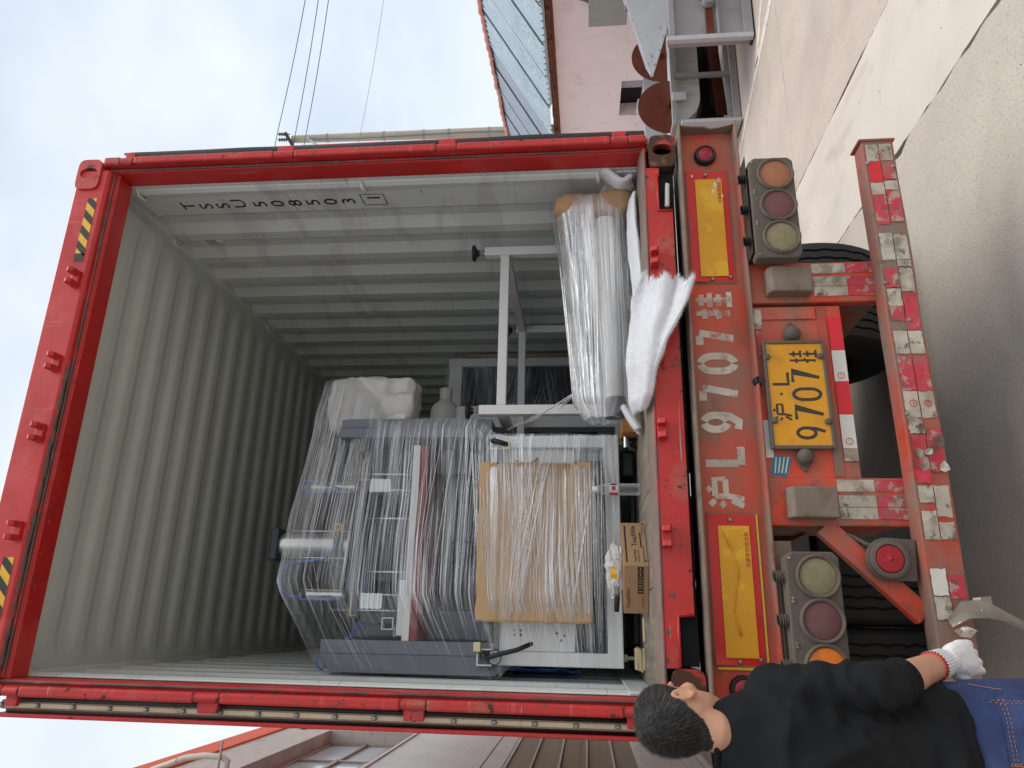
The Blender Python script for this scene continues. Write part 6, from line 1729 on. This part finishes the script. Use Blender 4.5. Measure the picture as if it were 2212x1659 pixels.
displace(me, folds)
shirt = obj('sweatshirt', me, man, True)
nk = bw(shirt_c(1.515), -.013, 1.519)
def ring_pts(c, a, b, n=36, tilt=.0): return [c + Rm @ Vector((a * math.cos(2 * PI * i / n), b * math.sin(2 * PI * i / n), tilt * math.sin(2 * PI * i / n))) for i in range(n + 1)]
MB().tube(ring_pts(nk, .0775, .071, 36, -.006), .0075, 8).build('collar', m_shirt, shirt, smooth=True)
ax2 = (WRI - ELB).normalized(); o1_ = ax2.orthogonal().normalized(); o2_ = ax2.cross(o1_)
MB().tube([CUF + (o1_ * math.cos(t) + o2_ * math.sin(t)) * .050 for t in [2 * PI * i / 28 for i in range(29)]], .0065, 8).build('cuff', m_shirt, shirt, smooth=True)

# jeans, with the right back pocket stitched on
jn = MB()
loft(jn, [(bw(0, cy_, z), Rm @ Vector((a, 0, 0)), Rm @ Vector((0, b, 0))) for z, a, b, cy_ in ((.94, .172, .118, -.005), (.88, .178, .124, -.010), (.82, .184, .130, -.015), (.76, .184, .128, -.018), (.71, .17, .11, -.01))], 30, 2.6)
for s in (-1, 1):
    ell(jn, bw(s * .085, -.075, .80), (.092, .075, .10)); ell(jn, bw(s * .09, -.06, .74), (.088, .07, .09))
    jn.tube([bw(s * .088, -.01, .80), bw(s * .095, -.012, .68), bw(s * .10, .004, .46), bw(s * .10, -.015, .26), bw(s * .105, -.01, .07)], [.098, .098, .080, .074, .070], 22)
me = remesh(jn, 'jeans', m_jeans, .008, 6, .5)
displace(me, lambda p: .007 * noise.noise(Vector((p.x * 9, p.y * 9, p.z * 7))) + .004 * noise.noise(p * 22) + (.006 * math.sin(p.z * 70 + 4 * noise.noise(p * 9)) if p.z < .52 else 0))
jeans = obj('jeans', me, man, True)
bvh = BVHTree.FromObject(jeans, bpy.context.evaluated_depsgraph_get()) if False else BVHTree.FromPolygons([v.co.copy() for v in me.vertices], [tuple(p.vertices) for p in me.polygons])


def onto(x, z, lift=.004):
    o_ = bw(x, -.6, z); hit = bvh.ray_cast(o_, Rm @ Vector((0, 1, 0)))
    p = hit[0] if hit[0] else bw(x, -.15, z)
    return p - Rm @ Vector((0, lift, 0))


def pock(u, v):                                   # pocket outline: straight top, pointed bottom
    x = .140 - .150 * u; z = .858 - .150 * v
    if v > .75: z += (v - .75) / .25 * .030 * abs(u - .5) * 2; x = x + (.065 - x) * (v - .75) / .25 * .12
    return x, z


MB().grid(lambda u, v: onto(*pock(u, v), .0045), 14, 16).build('back_pocket', m_jeans, jeans, smooth=True)
def seam(P, nm='stitching', dash=True):
    mb = MB(); L_ = []
    for i in range(len(P) - 1):
        n = max(1, int((Vector(P[i]) - Vector(P[i + 1])).length / .0045))
        for k in range(n): L_.append(Vector(P[i]).lerp(Vector(P[i + 1]), k / n))
    for i in range(0, len(L_) - 1, 2 if dash else 1): mb.tube([onto(L_[i].x, L_[i].y, .0056), onto(L_[min(i + 1, len(L_) - 1)].x, L_[min(i + 1, len(L_) - 1)].y, .0056)], .0007, 4)
    return mb.build(nm, m_stitch, jeans)
edge = [(*pock(0, v / 8), 0) for v in range(9)] + [(*pock(u / 6, 1), 0) for u in range(7)] + [(*pock(1, 1 - v / 8), 0) for v in range(9)]
seam([Vector((x + (.004 if x < .06 else -.004), z + .003, 0)) for x, z, _ in edge]); seam([Vector((x + (.009 if x < .06 else -.009), z + .009, 0)) for x, z, _ in edge])
seam([Vector((*pock(u / 6, .06), 0)) for u in range(7)]); seam([Vector((*pock(u / 6, .11), 0)) for u in range(7)])
seam([Vector((.135 - .13 * t, .775 - .022 * math.sin(PI * t) * (1 if t < .5 else -.3), 0)) for t in [i / 8 for i in range(9)]]); seam([Vector((.135 - .13 * t, .769 - .022 * math.sin(PI * t) * (1 if t < .5 else -.3), 0)) for t in [i / 8 for i in range(9)]])
MB().grid(lambda u, v: onto(.118 - .028 * u, .797 - .010 * v, .006), 4, 2).build('pocket_tab', m_patch, jeans, smooth=True)
seam([Vector((.172 - .004 * t, .885 - .02 * t, 0)) for t in range(4)], 'side_stitching', False); seam([Vector((-.005, .86 - .02 * t, 0)) for t in range(8)], 'seat_seam')
for s in (-1, 1):
    sm = MB(); loft(sm, [(bw(s * .105, .045 + dy, z), Rm @ Vector((a, 0, 0)), Rm @ Vector((0, b, 0))) for z, a, b, dy in ((.0, .045, .135, 0), (.03, .048, .138, 0), (.06, .044, .115, -.015), (.095, .040, .065, -.05))], 22)
    sm.build('shoe', m_shoe, man, smooth=True)


# knitted glove on the right hand: ribbed cuff, palm, four curled fingers and a thumb
gl = MB(); hx = Rm @ Vector((.93, .10, .20)); hx.normalize()                       # across the knuckles, little finger outward
hl = (Rm @ Vector((.10, .34, -.93))).normalized(); hl = (hl - hx * hl.dot(hx)).normalized(); hn = hx.cross(hl)   # hn: out of the back of the hand
if hn.y > 0: hn = -hn
W0 = WRI + (WRI - ELB).normalized() * .012
def hp(a, l, n_): return W0 + (hx * a + hl * l + hn * n_) * 1.1
gl.tube([hp(0, -.012, 0), hp(0, .01, 0), hp(.002, .03, 0)], [.034, .033, .034], 20)
loft(gl, [(hp(.0, .012, 0), hx * .032, hn * .026), (hp(.004, .04, .002), hx * .041, hn * .024), (hp(.006, .07, .002), hx * .045, hn * .021), (hp(.006, .098, 0), hx * .043, hn * .017)], 22, 2.6)
for k, (a, L_) in enumerate(((-.031, .070), (-.010, .078), (.013, .074), (.034, .060))):
    f0 = hp(a, .088, 0); d1 = (hl * .92 - hn * .35 - hx * .04).normalized(); d2 = (hl * .70 - hn * .68 - hx * .10).normalized(); d3 = (hl * .25 - hn * .92 - hx * .14).normalized()
    q1 = f0 + d1 * L_ * .48; q2 = q1 + d2 * L_ * .34; q3 = q2 + d3 * L_ * .26
    gl.tube([hp(a, .06, 0), f0, q1, q2, q3], [.0118, .0125, .0115, .0105, .0085], 12)
t0 = hp(-.030, .035, -.006); t1 = hp(-.055, .062, -.012); t2 = hp(-.064, .092, -.016); t3 = hp(-.062, .118, -.020)
gl.tube([hp(-.012, .02, -.002), t0, t1, t2, t3], [.016, .017, .0135, .0118, .0085], 14)
me = remesh(gl, 'glove', m_glove, .0036, 3, .5)
displace(me, lambda p: .0014 * noise.noise(p * 70) + .0018 * noise.noise(p * 30))
glove = obj('glove', me, man, True)
cf = MB(); wx = (WRI - ELB).normalized(); wa = wx.orthogonal().normalized(); wb_ = wx.cross(wa)
prof_n = 60
cf.grid(lambda u, v: WRI + wx * (-.040 + .062 * u) + (wa * math.cos(2 * PI * v) + wb_ * math.sin(2 * PI * v)) * (.0375 - .003 * u + .0022 * math.sin(v * prof_n * PI) + .003 * (u < .08)), 12, 120)
cf.build('knit_cuff', m_glove, glove, smooth=True)
MB().tube([WRI + wx * -.040 + (wa * math.cos(t) + wb_ * math.sin(t)) * .0345 for t in [2 * PI * i / 30 for i in range(31)]], .0032, 8).build('cuff_lining', m_glove_red, glove, smooth=True)

# ---- loose grit on the yard
gm = MB(); rg = random.Random(77)
for k in range(130):
    x, y = rg.uniform(.9, 4.2), rg.uniform(-1.2, 4.0); q = rg.uniform(.0012, .0038)
    o_ = len(gm.v); gm.lathe([(0, 0), (1, .3), (.8, .9), (0, 1.1)], (0, 0, 0), (0, 0, 1), 5)
    for i in range(o_, len(gm.v)):
        v = gm.v[i]; gm.v[i] = (x + v[0] * q * rg.uniform(.7, 1.3), y + v[1] * q * rg.uniform(.7, 1.3), v[2] * q)
tag(gm.build('grit', m_dirt_metal), 'scattered dark grit and pebbles on the pale concrete yard', 'grit', kind='stuff')
